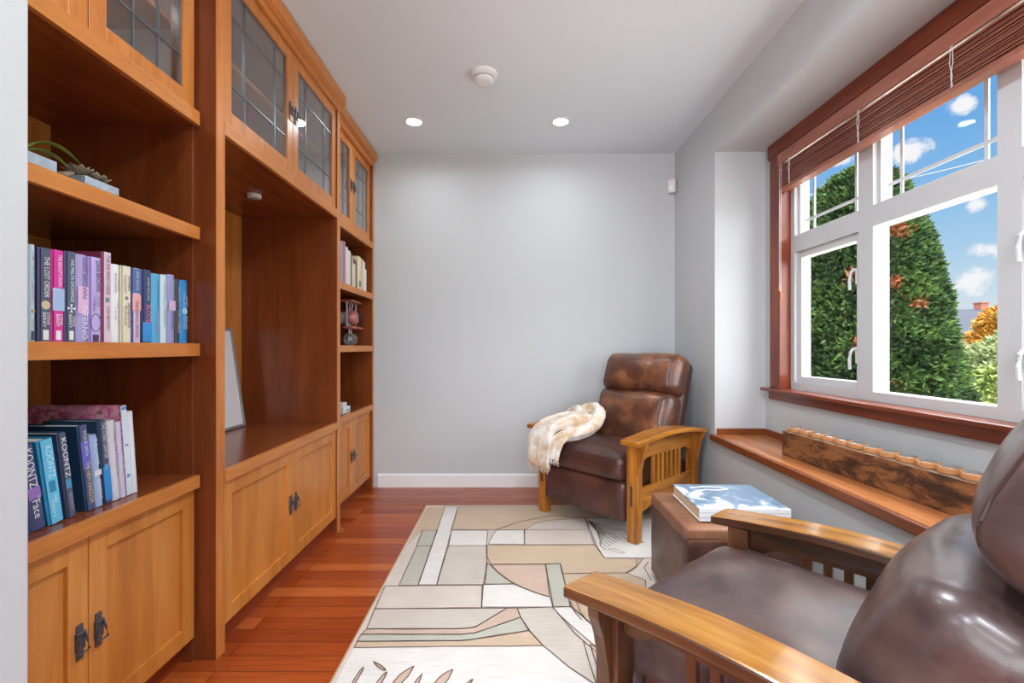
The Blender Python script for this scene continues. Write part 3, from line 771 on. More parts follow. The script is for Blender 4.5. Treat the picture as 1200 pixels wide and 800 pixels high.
# ------------------------------------------------------------------ picture frame, toy plane, white box
def pframe():
    ang = math.asin(.083 / .585)
    root = thing('picture_frame', 'white mat picture in a silver grey frame leaning in the middle niche', 'picture frame', (-1.574, 2.555, CT[1] + .003), (0, -ang, 0))
    w_, h, t = .225, .583, .016
    m = MB().box(-t, 0, -w_, -w_ + .016, 0, h).box(-t, 0, w_ - .016, w_, 0, h).box(-t, 0, -w_ + .016, w_ - .016, 0, .016).box(-t, 0, -w_ + .016, w_ - .016, h - .016, h)
    build('frame', m, plain('silver_frame', rgb(168, 170, 172), .35, .5), root, True, bevel=.002)
    build('mat_board', MB().box(-.013, -.009, -w_ + .016, w_ - .016, .016, h - .016), M['white'], root, True)
    build('print', MB().box(-.009, -.0085, -.12, .12, .14, h - .14), flat((226, 230, 232)), root, True)
pframe()
def plane():
    root = thing('toy_biplane', 'red and silver metal toy biplane on the far bookcase shelf', 'toy plane', (-1.362, 3.625, SH3[1] + .0006), (0, 0, R(-86)))
    red = plain('faded_red_metal', rgb(200, 128, 122), .35, .4); sil = plain('silver_metal', rgb(206, 208, 214), .35, .35); blk = plain('black_rubber', rgb(40, 40, 44), .6)
    wing = plain('worn_red_wing', rgb(190, 110, 84), .4, .3)
    zf = .215
    build('fuselage', MB().lathe([(.004, -.20), (.014, -.19), (.026, -.12), (.040, -.02), (.046, .04), (.047, .09)], (0, 0, zf), 20, 'y'), sil, root, True, True)
    build('engine_cowl', MB().lathe([(.048, .085), (.058, .10), (.060, .125), (.054, .15), (.036, .168), (.006, .174)], (0, 0, zf), 24, 'y'), red, root, True, True)
    build('propeller', MB().tube([(-.06, .188, zf - .062), (-.03, .188, zf - .031), (0, .188, zf), (.03, .188, zf + .031), (.06, .188, zf + .062)], 0, 8, radii=[(.004, .003), (.009, .004), (.006, .005), (.009, .004), (.004, .003)]).cyl((0, .165, zf), .007, .028, 'y', 12), blk, root, True, True)
    build('upper_wing', MB().rbox((0, .125, .335), (.165, .044, .008), .0075, 8, crown={2: (0, .005)}), wing, root, True, True)
    build('lower_wing', MB().rbox((0, .135, .135), (.155, .040, .008), .0075, 8, crown={2: (0, .005)}), wing, root, True, True)
    for sx in (-1, 1):
        for yy in (.12,):
            build('strut', MB().box(sx * .125 - .004, sx * .125 + .004, yy - .006, yy + .006, .143, .328), sil, root, True)
        build('cabane_strut', MB().tube([(sx * .025, .11, zf + .04), (sx * .035, .12, .328)], .004, 6), sil, root, True)
        w_ = build('wheel', MB().tube([(sx * .034, .11 + .038 * math.cos(a * .2618), .0478 + .038 * math.sin(a * .2618)) for a in range(24)], .0092, 8, closed=True), plain('grey_tyre', rgb(128, 126, 124), .5), root, True, True)
        sp = MB().cyl((sx * .034 - .006, .11, .0478), .009, .012, 'x', 12)
        for a in range(8): sp.tube([(sx * .034, .11, .0478), (sx * .034, .11 + .034 * math.cos(a * .785), .0478 + .034 * math.sin(a * .785))], .002, 5)
        build('spokes', sp, sil, w_, True, True)
        build('gear_strut', MB().tube([(sx * .027, .11, .048), (sx * .03, .11, .175)], .005, 6), sil, root, True)
        pane = MB().prism([(.02, zf - .005), (.055, zf - .005), (.05, zf + .02), (.02, zf + .02)], 'x', sx * .0455, sx * .0475)
        build('side_panel', pane, blk, root, True)
    build('tail_fin', MB().prism([(-.2, zf), (-.15, zf), (-.17, zf + .07), (-.21, zf + .07)], 'x', -.003, .003).box(-.08, .08, -.205, -.165, zf - .003, zf + .003), red, root, True)
    build('tail_skid', MB().tube([(0, -.18, zf - .01), (0, -.19, .002)], .004, 6), sil, root, True)
plane()
def whitebox():
    root = thing('card_box', 'small white box on the counter of the far bookcase', 'box', (-1.196, 3.31, CT[1] + .001))
    build('tray', MB().box(-.05, .03, -.06, .075, 0, .045), M['white_plastic'], root, True, bevel=.003)
    build('cards', MB().box(-.045, .02, -.05, .03, .0455, .075), flat((206, 210, 220)), root, True, bevel=.001)
    build('label_plate', MB().box(.0302, .0312, .0, .06, .012, .026), flat((120, 130, 150)), root, True)
whitebox()

# ------------------------------------------------------------------ ceiling fixtures, added fill lights, sensor
M['lamp_on'] = emit('lamp_glow', (1, .97, .92, 1), 9)
def downlight(x, y, label, power, group='recessed ceiling lights'):
    root = thing('recessed_light', label, 'ceiling light', (x, y, CEIL), group=group)  # shared by the seen pair and the added fill lights
    build('trim_ring', MB().lathe([(.052, .002), (.066, .002), (.066, -.004), (.054, -.007), (.050, -.004)], (0, 0, 0), 36), M['white'], root, True, True)
    build('lens', MB().cyl((0, 0, -.004), .051, .0028, 'z', 36), M['lamp_on'], root, True)
    li = bpy.data.lights.new('downlight_lamp', 'AREA'); li.shape = 'DISK'; li.size = .09; li.energy = power; li.color = (.87, .945, 1)
    li.spread = R(165)
    lo = bpy.data.objects.new('downlight_lamp', li); C.objects.link(lo); lo.parent = root; lo.location = (0, 0, -.012)
P_DOWN, P_FILL = 3, 19
downlight(-.692, 3.31, 'left one of the two glowing recessed ceiling lights', P_DOWN)
downlight(.343, 3.31, 'right one of the two glowing recessed ceiling lights', P_DOWN)
for i, (x, y) in enumerate(((-.692, 1.25), (.343, 1.25), (-.5, -.8), (.6, -.8), (-2.2, -.8), (-2.2, -2.4), (-.5, -2.4))):  # added lights, unseen, that fill the room from the camera side
    downlight(x, y, 'added unseen fill light in the ceiling on the camera side', P_FILL * ((.15, 1.0)[i] if i < 2 else 1.1), 'added fill lights out of frame')
sd = thing('smoke_detector', 'round white smoke detector in the middle of the ceiling', 'smoke detector', (-.164, 2.73, CEIL))
build('base', MB().lathe([(.078, -.0005), (.078, -.016), (.070, -.024), (.056, -.028)], n=40), M['white_plastic'], sd, True, True)
build('vent_ring', MB().lathe([(.056, -.0275), (.054, -.034), (.050, -.034)], n=40), M['grey_plastic'], sd, True, True)
build('cover', MB().lathe([(.0555, -.0345), (.057, -.044), (.048, -.054), (.034, -.056), (.032, -.053), (.006, -.053)], n=40), M['white_plastic'], sd, True, True)
ms = thing('motion_sensor', 'small white motion sensor high in the corner of the back wall', 'sensor', (1.302, 3.822, 2.458), (0, 0, R(-38)))
build('case', MB().rbox((0, 0, 0), (.032, .016, .056), .010, 8, crown={1: .006}), M['white_plastic'], ms, True, True)
build('lens', MB().rbox((0, -.019, -.012), (.021, .006, .022), .0055, 6, crown={1: .003}), plain('milky_lens', rgb(238, 238, 240), .25), ms, True, True)
build('bracket', MB().rbox((0, .018, 0), (.010, .010, .02), .004, 4), M['white_plastic'], ms, True, True)

# ------------------------------------------------------------------ rug
def rug():
    def P(x, y):       # a point of the pattern read off the photograph -> floor position
        px, py_ = 380 + x / 3.0, 580 + y / 3.0
        Y = F_PX * (CAMZ - .011) / (py_ - 407)
        return ((px - 600) / F_PX * Y, Y)
    RX0, RX1, RY0, RY1, T = -.615, 1.12, .95, 3.372, .0105
    names = {'base': (200, 190, 180), 'tan': (192, 170, 146), 'white': (213, 210, 206), 'green': (176, 175, 164), 'greige': (190, 182, 172), 'pink': (192, 168, 152), 'line': (104, 80, 68), 'edge': (176, 142, 106)}
    keys = list(names); mats = [rug_mat('rug_' + k, rgb(*names[k]), .10) for k in keys]
    m = MB()
    m.box(RX0, RX1, RY0, RY1, .0006, T)
    lines = []
    cnt = [0]
    def poly(key, pts, floor_=False, outline=True):
        w = pts if floor_ else [P(*p) for p in pts]
        w = [(max(RX0 + .012, min(RX1 - .012, x)), max(RY0 + .012, min(RY1 - .012, y))) for x, y in w]
        cnt[0] += 1
        m.cur = keys.index(key); z = T + .0002 + .00002 * cnt[0]
        o = len(m.v); m.v += [Vector((x, y, z)) for x, y in w]; m.face(range(o, o + len(w)))
        if outline: lines.append((w + [w[0]], .0042))
    def line(pts, wd=.0042, floor_=False): lines.append((pts if floor_ else [P(*p) for p in pts], wd))
    big = [(800, 70), (730, 82), (690, 93), (640, 112), (605, 135), (582, 165), (572, 195), (572, 220), (585, 245), (612, 272), (650, 300), (700, 326), (760, 349), (793, 358)]
    poly('tan', [(350, 42), (425, 42), (398, 124), (345, 124), (318, 180), (265, 250), (240, 250)], outline=False)
    poly('base', [(345, 126), (318, 180), (265, 318), (200, 320), (240, 250), (290, 180)], outline=False)
    poly('white', [(425, 41), (470, 41), (395, 316), (330, 316)])
    poly('tan', [(470, 41), (1000, 41), (1100, 85), (920, 80), (800, 72), (690, 93), (605, 122), (447, 122)])
    poly('white', [(447, 124), (575, 124), (570, 178), (437, 178)])
    poly('green', [(345, 124), (398, 124), (378, 178), (325, 180)])
    poly('green', [(325, 180), (378, 178), (330, 318), (262, 318)])
    poly('greige', [(437, 178), (570, 178), (572, 220), (565, 315), (395, 316)])
    poly('tan', [(605, 124), (690, 93), (800, 72), (920, 80), (930, 122), (705, 122)])
    poly('base', [(705, 175), (702, 145), (706, 122), (740, 102), (800, 88), (918, 82), (930, 122), (950, 174)])
    poly('white', [(578, 173), (582, 160), (604, 124), (702, 122), (704, 174)])
    poly('tan', [(572, 176), (950, 175), (985, 221), (1120, 224), (1100, 250), (1060, 274), (838, 276), (830, 242), (584, 243), (572, 215)])
    poly('pink', [(586, 245), (778, 244), (793, 358), (760, 349), (700, 326), (650, 300), (612, 272)])
    poly('green', [(574, 238), (586, 248), (612, 274), (665, 312), (560, 313)])
    poly('white', [(560, 315), (668, 314), (700, 328), (760, 350), (795, 359), (803, 394), (553, 394)])
    poly('base', [(200, 320), (555, 317), (553, 396), (178, 400)])
    poly('greige', [(178, 400), (642, 398), (530, 465), (480, 470), (150, 470)])
    poly('pink', [(150, 472), (480, 470), (530, 465), (642, 398), (678, 398), (690, 430), (530, 485), (480, 490), (130, 490)])
    poly('green', [(130, 490), (480, 490), (530, 485), (690, 430), (722, 476), (520, 508), (480, 512), (115, 515)])
    poly('tan', [(115, 515), (480, 512), (520, 508), (722, 477), (770, 530), (420, 533), (105, 537)])
    arc = [(678, 398), (690, 430), (722, 478), (770, 530), (800, 555), (860, 605), (945, 662), (1000, 700)]
    poly('greige', arc + [(1060, 640), (910, 512), (880, 485), (830, 425), (803, 394)])
    poly('green', [(778, 243), (830, 242), (866, 393), (805, 393)])
    poly('tan', [(838, 276), (1060, 274), (1130, 300), (1130, 420), (970, 480), (890, 410), (866, 393)])
    poly('white', [(803, 395), (866, 393), (970, 480), (1080, 560), (1080, 640), (970, 545), (880, 470), (830, 425)])
    poly('pink', [(935, 525), (970, 545), (1040, 620), (1040, 700), (975, 655)])
    line([(910, 512), (930, 580), (955, 662)]); line([(866, 372), (880, 410), (905, 440)]); line([(885, 372), (900, 410), (925, 445)])
    line([(1100, 225), (1095, 255), (1065, 275)]); line([(1140, 235), (1125, 255), (1150, 300)])
    # lower field
    poly('white', [(105, 537), (420, 533), (770, 531), (800, 556), (860, 606), (945, 663), (1000, 702), (900, 900), (0, 800), (40, 662)], outline=False)
    # corner panel with grasses
    poly('white', [(920, 84), (1000, 80), (1250, 84), (1250, 222), (985, 221), (958, 178)])
    rnd = random.Random(11)
    for i in range(11):
        u = i / 10; x1, y1 = 1085 - 95 * u, 130 + 62 * u
        line([(926 + 4 * u, 90 + 6 * u), (960 + 16 * (1 - u), 104 + 26 * u), (1010 - 40 * u, 118 + 42 * u), (x1 - 20, y1 - 8 - 6 * u), (x1, y1)], .0062 - .002 * rnd.random())
    for (cx, cy, L, a) in ((1030, 198, 34, .35), (1090, 160, 40, .35), (1000, 140, 36, .5), (1060, 128, 34, .2)):
        line([(cx - L, cy - L * a * .6), (cx - L * .3, cy - 9), (cx + L * .5, cy), (cx + L * .8, cy + L * a * .5), (cx + L * .3, cy + 7), (cx - L * .3, cy - 1), (cx - L, cy - L * a * .6)], .004)
    # leaves along the near edge
    for (x0, y0, x1, y1, wd) in ((85, 690, 138, 605, 9), (165, 700, 220, 622, 12), (216, 618, 172, 586, 9), (225, 690, 315, 602, 20), (300, 700, 345, 628, 9), (370, 700, 452, 613, 24), (470, 705, 522, 648, 10)):
        a = math.atan2(y1 - y0, x1 - x0); L = math.hypot(x1 - x0, y1 - y0); pts = []
        for t in range(21):
            u = t / 20; q = u * 2 if u <= .5 else 2 - u * 2; sg = 1 if u <= .5 else -1
            off = sg * wd * math.sin(math.pi * q) ** .8 * .6
            pts.append((x0 + math.cos(a) * L * q - math.sin(a) * off, y0 + math.sin(a) * L * q + math.cos(a) * off))
        poly('pink', pts[:-1])
    # near part that lies below the frame
    for k, (x0, x1, y0, y1) in enumerate(((-.6, -.1, 1.0, 1.3), (-.1, .4, .98, 1.2))):
        poly(('tan', 'green')[k], [(x0, y0), (x1, y0), (x1, y1), (x0, y1)], True)
    m.cur = keys.index('line')
    zl = T + .0024
    for pts, wd in lines:
        for (x0, y0), (x1, y1) in zip(pts, pts[1:]):
            L = math.hypot(x1 - x0, y1 - y0)
            if L < 1e-4: continue
            nsub = max(1, int(L / .06)); prev = None
            for k in range(nsub + 1):
                t = k / nsub; x, y = x0 + (x1 - x0) * t, y0 + (y1 - y0) * t
                nx, ny = -(y1 - y0) / L, (x1 - x0) / L
                j = .0022 * noise.noise(Vector((x * 30, y * 30, 1))); w2 = wd * (.5 + .18 * noise.noise(Vector((x * 40, y * 40, 5))))
                x = max(RX0 + .008, min(RX1 - .008, x)); y = max(RY0 + .008, min(RY1 - .008, y))
                q = [(x + nx * (j + w2), y + ny * (j + w2), zl), (x + nx * (j - w2), y + ny * (j - w2), zl)]
                if prev:
                    o = len(m.v); m.v += [Vector(p) for p in (prev[0], q[0], q[1], prev[1])]; m.face(range(o, o + 4))
                prev = q
    o = build('area_rug', m, mats)
    tag(o, 'cream and tan area rug with abstract outlined blocks and leaves on the wood floor', 'rug')
    # bound edge
    e = MB(); t_ = .006
    e.tube([(RX0, RY0, .0066), (RX1, RY0, .0066), (RX1, RY1, .0066), (RX0, RY1, .0066)], .006, 8, closed=True)
    build('bound_edge', e, mats[keys.index('edge')], o)
rug()

# ------------------------------------------------------------------ recliners
def recliner(label, loc, rotz, near, recl=-19, drop=0, wide=1):
    lz = .0130
    def seam(mb, pts):
        bv = BVHTree.FromPolygons([tuple(p) for p in mb.v], mb.f); out = []
        for a, b in zip(pts, pts[1:]):
            for k in range(6): out.append(Vector(a).lerp(Vector(b), k / 6))
        out.append(Vector(pts[-1]))
        return MB().tube([bv.find_nearest(p)[0] for p in out], .0034, 6)
    root = thing('recliner_chair', label, 'armchair', (loc[0], loc[1], lz), (0, 0, rotz), 'mission recliners')
    root.scale = (wide, 1, 1)
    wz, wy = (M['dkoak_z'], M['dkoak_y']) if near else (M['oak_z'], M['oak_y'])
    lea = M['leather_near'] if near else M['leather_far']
    led = M['leather_near'] if near else M['leather_dark']
    fy, ry = -.36, .335
    def armz(y):
        t = (y + .45) / .84
        return .572 - drop + .030 * math.sin(math.pi * min(1, t * .95)) ** 1.0 - .045 * max(0, t - .35) ** 1.6
    for sx in (-1, 1):
        xc = sx * .36
        for k, yc in enumerate((fy, ry)):
            top = armz(yc) - .001; h2 = .0325
            prof = [(-h2 + (.004 if k == 0 else -.0), 0), (h2 - .006, 0), (h2, .10), (h2, top), (-h2, top), (-h2, .16)]
            m = MB().prism([(yc + a, z) for a, z in prof], 'x', xc - .0325, xc + .0325)
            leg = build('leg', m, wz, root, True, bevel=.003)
            if k == 0:
                build('tenon_inlay', MB().box(xc - .008, xc + .008, yc - .0337, yc - .0322, .21, .33), M['dkoak_z'], leg, True)
            # corbel on the outer face below the arm
            cb = [(0, top), (.052, top), (.050, top - .02), (.030, top - .07), (.014, top - .14), (.007, top - .185), (0, top - .19)]
            mm = MB(); xf = sx * .3928
            mm.prism([(xf + sx * a, z) for a, z in cb], 'y', yc - .016, yc + .016)
            build('corbel', mm, wz, leg, True, bevel=.0015)
        # bowed arm
        m = MB(); N = 22; prof = [(-.065, 0), (.065, 0), (.065, .029), (-.065, .029)]
        for i in range(N + 1):
            y = -.45 + .84 * i / N
            for a, b in prof: m.v.append(Vector((sx * .385 + a, y, armz(y) + b)))
        for i in range(N):
            for k in range(4):
                j = (k + 1) % 4; m.face((i * 4 + k, i * 4 + j, i * 4 + 4 + j, i * 4 + 4 + k))
        m.face((0, 1, 2, 3)); m.face([N * 4 + k for k in (3, 2, 1, 0)])
        if near: m.mi = [0 if (i < N * 4 and i % 4 == 2) else 1 for i in range(len(m.f))]
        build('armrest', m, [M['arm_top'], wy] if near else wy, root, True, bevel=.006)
        # side rails and slats
        y0, y1 = fy + .034, ry - .034
        up = []; N = 16
        for i in range(N + 1): y = y0 + (y1 - y0) * i / N; up.append((y, armz(y) - .0005))
        lo = []
        for i in range(N + 1):
            t = i / N; y = y0 + (y1 - y0) * t
            e = min(t, 1 - t); lo.append((y, .478 if e > .13 else (.452 if e < .09 else .452 + (e - .09) / .04 * .026)) if not drop else (y, .490 if e > .13 else (.464 if e < .09 else .464 + (e - .09) / .04 * .026)))
        build('upper_rail', MB().prism(up + lo[::-1], 'x', sx * .36 - .012, sx * .36 + .012), wy, root, True, bevel=.001)
        lo = [(y0 + (y1 - y0) * i / N, .155 + .045 * math.sin(math.pi * i / N)) for i in range(N + 1)]
        build('lower_rail', MB().prism([(y0, .30), (y1, .30)] + lo[::-1], 'x', sx * .36 - .012, sx * .36 + .012), wy, root, True, bevel=.001)
        for i in range(7):
            y = -.16 + i * .052
            build('slat', MB().box(sx * .36 - .008, sx * .36 + .008, y - .011, y + .011, .3002, .4778 + .012 * (1 if drop else 0)), wz, root, True)
    # upholstery
    build('base_frame', MB().rbox((0, .02, .25), (.318, .33, .115), .02, 8), M['leather_dark'], root, True, True)
    build('footrest_panel', MB().rbox((0, -.368, .222), (.322, .040, .118), .030, 14, crown={1: (.018, 0)}, wob=.004, wscale=7), led, root, True, True)
    s_ = MB().rbox((0, -.115, .410 - (.012 if near else 0)), (.314, .300, .078), .048, 20, crown={2: (0, .036), 1: (.012, 0)}, wob=.006, wscale=6, seed=2)
    seat = build('seat_cushion', s_, led, root, True, True)
    build('seam', seam(s_, [(-.285, -.409, .440), (0, -.424, .446), (.285, -.409, .440)]), M['stitch'], seat, True, True)
    th = R(recl)
    RX = Matrix.Translation((0, .155, .40)) @ Matrix.Rotation(th, 4, 'X')
    build('back_shell', MB().rbox((0, .085, .345), (.300, .055, .345), .045, 14, mat=RX), M['leather_dark'], root, True, True)
    lb = MB().rbox((0, -.030, .220 - (.032 if near else 0)), (.308, .090, .205 - (.034 if near else 0)), .070, 22, crown={1: (.052, 0)}, mat=RX, wob=.005 if near else .009, wscale=6, seed=5)
    lumbar = build('lumbar_cushion', lb, lea, root, True, True)
    if near: build('seam', seam(lb, [RX @ Vector(p) for p in ((-.30, -.07, .075), (-.2, -.12, .082), (0, -.14, .085), (.2, -.12, .082), (.30, -.07, .075))]), M['stitch'], lumbar, True, True)
    for sx in (() if near else (-1, 1)):
        build('seam', seam(lb, [RX @ Vector(p) for p in ((sx * .262, -.108, .04), (sx * .255, -.133, .14), (sx * .24, -.140, .24), (sx * .25, -.130, .36), (sx * .27, -.105, .41))]), M['stitch'], lumbar, True, True)
    hb = MB().rbox((0, -.014, .555 - (.006 if near else 0)), (.318, .096, .150 + (.004 if near else 0)), .078, 22, crown={1: (.040, 0), 2: (0, .012)}, mat=RX, wob=.007, wscale=6, seed=9)
    head = build('headrest_cushion', hb, lea, root, True, True)
    for sx in (-1, 1):
        build('seam', seam(hb, [RX @ Vector(p) for p in ((sx * .268, -.098, .43), (sx * .262, -.124, .50), (sx * .262, -.130, .58), (sx * .266, -.112, .66), (sx * .27, -.06, .701))]), M['stitch'], head, True, True)
    return root
def rot_for(fx, fy):   # local -Y looks along (fx, fy)
    return math.atan2(fx, -fy)
FARO = (.738, 3.241); FARD = (-.741, -.671)
NEARO = (.744, 1.083); NEARD = (math.sin(-2.4344), -math.cos(-2.4344))
far_chair = recliner('brown leather mission recliner in the back corner with a cream throw on its arm', FARO, rot_for(*FARD), False)
near_chair = recliner('near brown leather recliner cropped by the right edge, seen from behind its arm', NEARO, rot_for(*NEARD), True, -27, .05, .96)

# throw on the far chair's arm
def throw():
    t = NT('cream_knit')
    n = t.noise(t.coords((1, 1, 1)), 10, 4, .6)
    t.link(t.ramp(n, [(.36, rgb(196, 164, 130)), (.49, rgb(214, 200, 182)), (.60, rgb(228, 225, 220))]), t.b.inputs['Base Color'])
    t.b.inputs['Roughness'].default_value = .95; t.b.inputs['Sheen Weight'].default_value = .4
    t.bump(t.noise(t.coords((1, 1, 1)), 260, 3), .6, .004)
    knit = t.m
    root = thing('throw_blanket', 'cream and tan knitted throw draped over the far recliner arm', 'blanket', (FARO[0] + .085 * math.cos(rot_for(*FARD)), FARO[1] + .085 * math.sin(rot_for(*FARD)), .013), (0, 0, rot_for(*FARD)))
    def sm(ctrl, n):
        ctrl = [Vector(c) for c in ctrl]; out = []
        for i in range(n + 1):
            u = i / n * (len(ctrl) - 1); k = min(int(u), len(ctrl) - 2); f = u - k
            p0, p1, p2, p3 = ctrl[max(k - 1, 0)], ctrl[k], ctrl[k + 1], ctrl[min(k + 2, len(ctrl) - 1)]
            out.append(.5 * ((2 * p1) + (p2 - p0) * f + (2 * p0 - 5 * p1 + 4 * p2 - p3) * f * f + (3 * p1 - p0 - 3 * p2 + p3) * f ** 3))
        return out
    def sweep(ctrl, side, wid, thk, n=46, m=26, folds=5, amp=.010, seed=0):
        """thick folded cloth: ctrl centre path, side = list of across directions, wid/thk along the way"""
        P = sm(ctrl, n); mb = MB()
        S = sm(side, n); Wd = sm([(w, 0, 0) for w in wid], n); Th = sm([(w, 0, 0) for w in thk], n)
        for i, p in enumerate(P):
            tdir = (P[min(i + 1, n)] - P[max(i - 1, 0)]).normalized()
            a = S[i] - tdir * S[i].dot(tdir); a.normalize(); b = tdir.cross(a).normalized()
            for k in range(m):
                q = 2 * math.pi * k / m; cx, cy = math.cos(q), math.sin(q)
                ex = abs(cx) ** .7 * (1 if cx >= 0 else -1); ey = abs(cy) ** .8 * (1 if cy >= 0 else -1)
                fold = amp * math.sin(folds * math.pi * ex + i * .05 + seed) * (1 - .5 * abs(ex))
                pt = p + a * Wd[i].x * ex + b * (Th[i].x * ey + fold)
                pt += Vector((1, 1, 1)) * .004 * noise.noise(pt * 30)
                mb.v.append(pt)
        for i in range(n):
            for k in range(m):
                j = (k + 1) % m; mb.face((i * m + k, i * m + j, (i + 1) * m + j, (i + 1) * m + k))
        mb.face(list(range(m))[::-1]); mb.face([n * m + k for k in range(m)])
        return mb, P
    loop, _ = sweep([(-.375, -.17, .640), (-.33, -.115, .672), (-.26, -.085, .694), (-.19, -.105, .682), (-.148, -.17, .640), (-.150, -.25, .595), (-.19, -.33, .560), (-.25, -.39, .535)],
                    [(.3, .8, .3), (.2, .8, .4), (.4, .5, .7), (.8, .1, .7), (.9, -.2, .5), (.8, -.4, .5), (.6, -.5, .6), (.6, -.5, .6)],
                    [.016, .044, .052, .054, .054, .052, .050, .04], [.014, .032, .040, .044, .044, .042, .036, .02], folds=4, amp=.006)
    build('rolled_loop', loop, knit, root, True, True, angle=80)
    curl, _ = sweep([(-.40, -.20, .652), (-.385, -.16, .672), (-.345, -.15, .690), (-.30, -.17, .694), (-.27, -.22, .680)],
                    [(.2, .7, .5), (.2, .8, .4), (.4, .6, .6), (.5, .6, .6), (.6, .5, .6)], [.012, .026, .032, .032, .02], [.010, .022, .028, .026, .014], folds=3, amp=.004, seed=3)
    build('rolled_loop', curl, knit, root, True, True, angle=80)
    drape, P = sweep([(-.21, -.17, .640), (-.265, -.255, .640), (-.315, -.34, .632), (-.350, -.425, .606), (-.366, -.478, .545), (-.372, -.494, .445), (-.376, -.496, .355)],
                     [(.85, -.3, -.1), (.85, -.3, -.1), (.9, -.25, 0), (1, -.1, 0), (1, 0, 0), (1, 0, 0), (1, 0, 0)],
                     [.085, .095, .100, .102, .104, .106, .100], [.045, .042, .036, .028, .022, .018, .013], folds=6, amp=.014, seed=1)
    build('drape', drape, knit, root, True, True, angle=80)
    sidep, P2 = sweep([(-.19, -.26, .60), (-.215, -.36, .575), (-.235, -.45, .530), (-.250, -.484, .46), (-.256, -.488, .415)],
                      [(1, -.2, 0), (1, -.1, 0), (1, 0, 0), (1, 0, 0), (1, 0, 0)], [.05, .055, .056, .056, .05], [.026, .024, .018, .014, .010], folds=4, amp=.010, seed=2)
    build('drape', sidep, knit, root, True, True, angle=80)
    fr = MB(); rnd = random.Random(4)
    for (xc, hw, y, z, n_) in ((-.376, .097, -.496, .358, 46), (-.256, .048, -.488, .417, 24)):
        for i in range(n_):
            x = xc + hw * (2 * i / (n_ - 1) - 1); yy = y + rnd.uniform(-.010, .010); L = rnd.uniform(.03, .055)
            fr.tube([(x, yy, z + .008), (x + rnd.uniform(-.004, .004), yy + rnd.uniform(-.004, .002), z - L * .5), (x + rnd.uniform(-.008, .008), yy + rnd.uniform(-.006, .006), z - L)], 0, 5, radii=[.0024, .002, .0008])
    f = build('fringe', fr, knit, root, True); f['kind'] = 'stuff'
throw()

# ------------------------------------------------------------------ ottoman and its book
def ottoman():
    x0, x1, y0, y1, zt = .692, 1.185, 1.86, 2.345, .425
    root = thing('ottoman', 'square brown leather ottoman between the two recliners', 'ottoman', ((x0 + x1) / 2, (y0 + y1) / 2, .0130))
    cx, cy = (x1 - x0) / 2, (y1 - y0) / 2
    build('body', MB().rbox((0, 0, .195), (cx, cy, .175), .016, 14, crown={0: .006, 1: .006}, wob=.003, wscale=8), M['leather_ott_side'], root, True, True)
    build('top_panel', MB().rbox((0, 0, .380), (cx - .001, cy - .001, .032), .013, 14, crown={2: (0, .006)}, wob=.002, wscale=8), M['leather_ott'], root, True, True)
    build('piping', MB().tube([(-cx + .004, -cy + .004, .372), (cx - .004, -cy + .004, .372), (cx - .004, cy - .004, .372), (-cx + .004, cy - .004, .372)], .005, 8, closed=True), M['leather_ott_side'], root, True, True)
    for sx in (-1, 1):
        for sy in (-1, 1):
            build('foot', MB().cyl((sx * (cx - .06), sy * (cy - .06), 0), .018, .022, 'z', 16), M['dark_iron'], root, True)
ottoman()
def artbook():
    t = NT('snow_photo_cover')
    v = t.coords((1, 1, 1))
    n = t.noise(v, 7, 5, .6, .8)
    sx_ = t.new('ShaderNodeSeparateXYZ'); t.link(v, sx_.inputs[0])
    a1 = t.new('ShaderNodeMath', operation='MULTIPLY_ADD'); t.link(sx_.outputs[1], a1.inputs[0]); a1.inputs[1].default_value = -.55; t.link(n, a1.inputs[2])
    a2 = t.new('ShaderNodeMath', operation='MULTIPLY_ADD'); t.link(sx_.outputs[0], a2.inputs[0]); a2.inputs[1].default_value = -.6; t.link(a1.outputs[0], a2.inputs[2])
    n = a2.outputs[0]
    base = t.ramp(n, [(.46, rgb(104, 128, 152)), (.56, rgb(138, 160, 180)), (.60, rgb(226, 232, 238))])
    t.link(base, t.b.inputs['Base Color']); t.b.inputs['Roughness'].default_value = .12; t.b.inputs['Specular IOR Level'].default_value = .6
    root = thing('book', 'large art book with a blue grey snowy cover on the ottoman', 'book', (.955, 2.085, .4345), (0, 0, R(-1.5)))
    hx, hy, h = .185, .172, .052
    m = MB().box(-hx, hx, -hy, hy, 0, .0035).box(-hx, hx, -hy - .0005, -hy + .004, .0035, h - .0035)
    build('back_cover', m, flat((222, 226, 230)), root, True, bevel=.001)
    build('front_cover', MB().box(-hx, hx, -hy - .0005, hy, h - .0035, h), t.m, root, True, bevel=.001)
    build('pages', MB().box(-hx + .004, hx - .004, -hy + .0042, hy - .004, .0036, h - .0036), plain('cream_pages', rgb(206, 190, 164), .8), root, True)
    m = MB()
    for z, a in ((.012, .003), (.020, .0015), (.034, .002)): m.box(-hx + .002, hx - .002, -hy - .0012, -hy - .0004, z, z + a)
    build('spine_lines', m, flat((150, 160, 176)), root, True)
    # white curve printed on the cover
    m = MB().tube([(-.12, .12, h + .0002), (-.05, .135, h + .0002), (.03, .13, h + .0002), (.045, .10, h + .0002), (.0, .085, h + .0002), (-.06, .09, h + .0002), (-.11, .07, h + .0002)], 0, 6, radii=[(.006, .0003)] * 7)
    build('cover_print', m, flat((232, 236, 242)), root, True)
artbook()

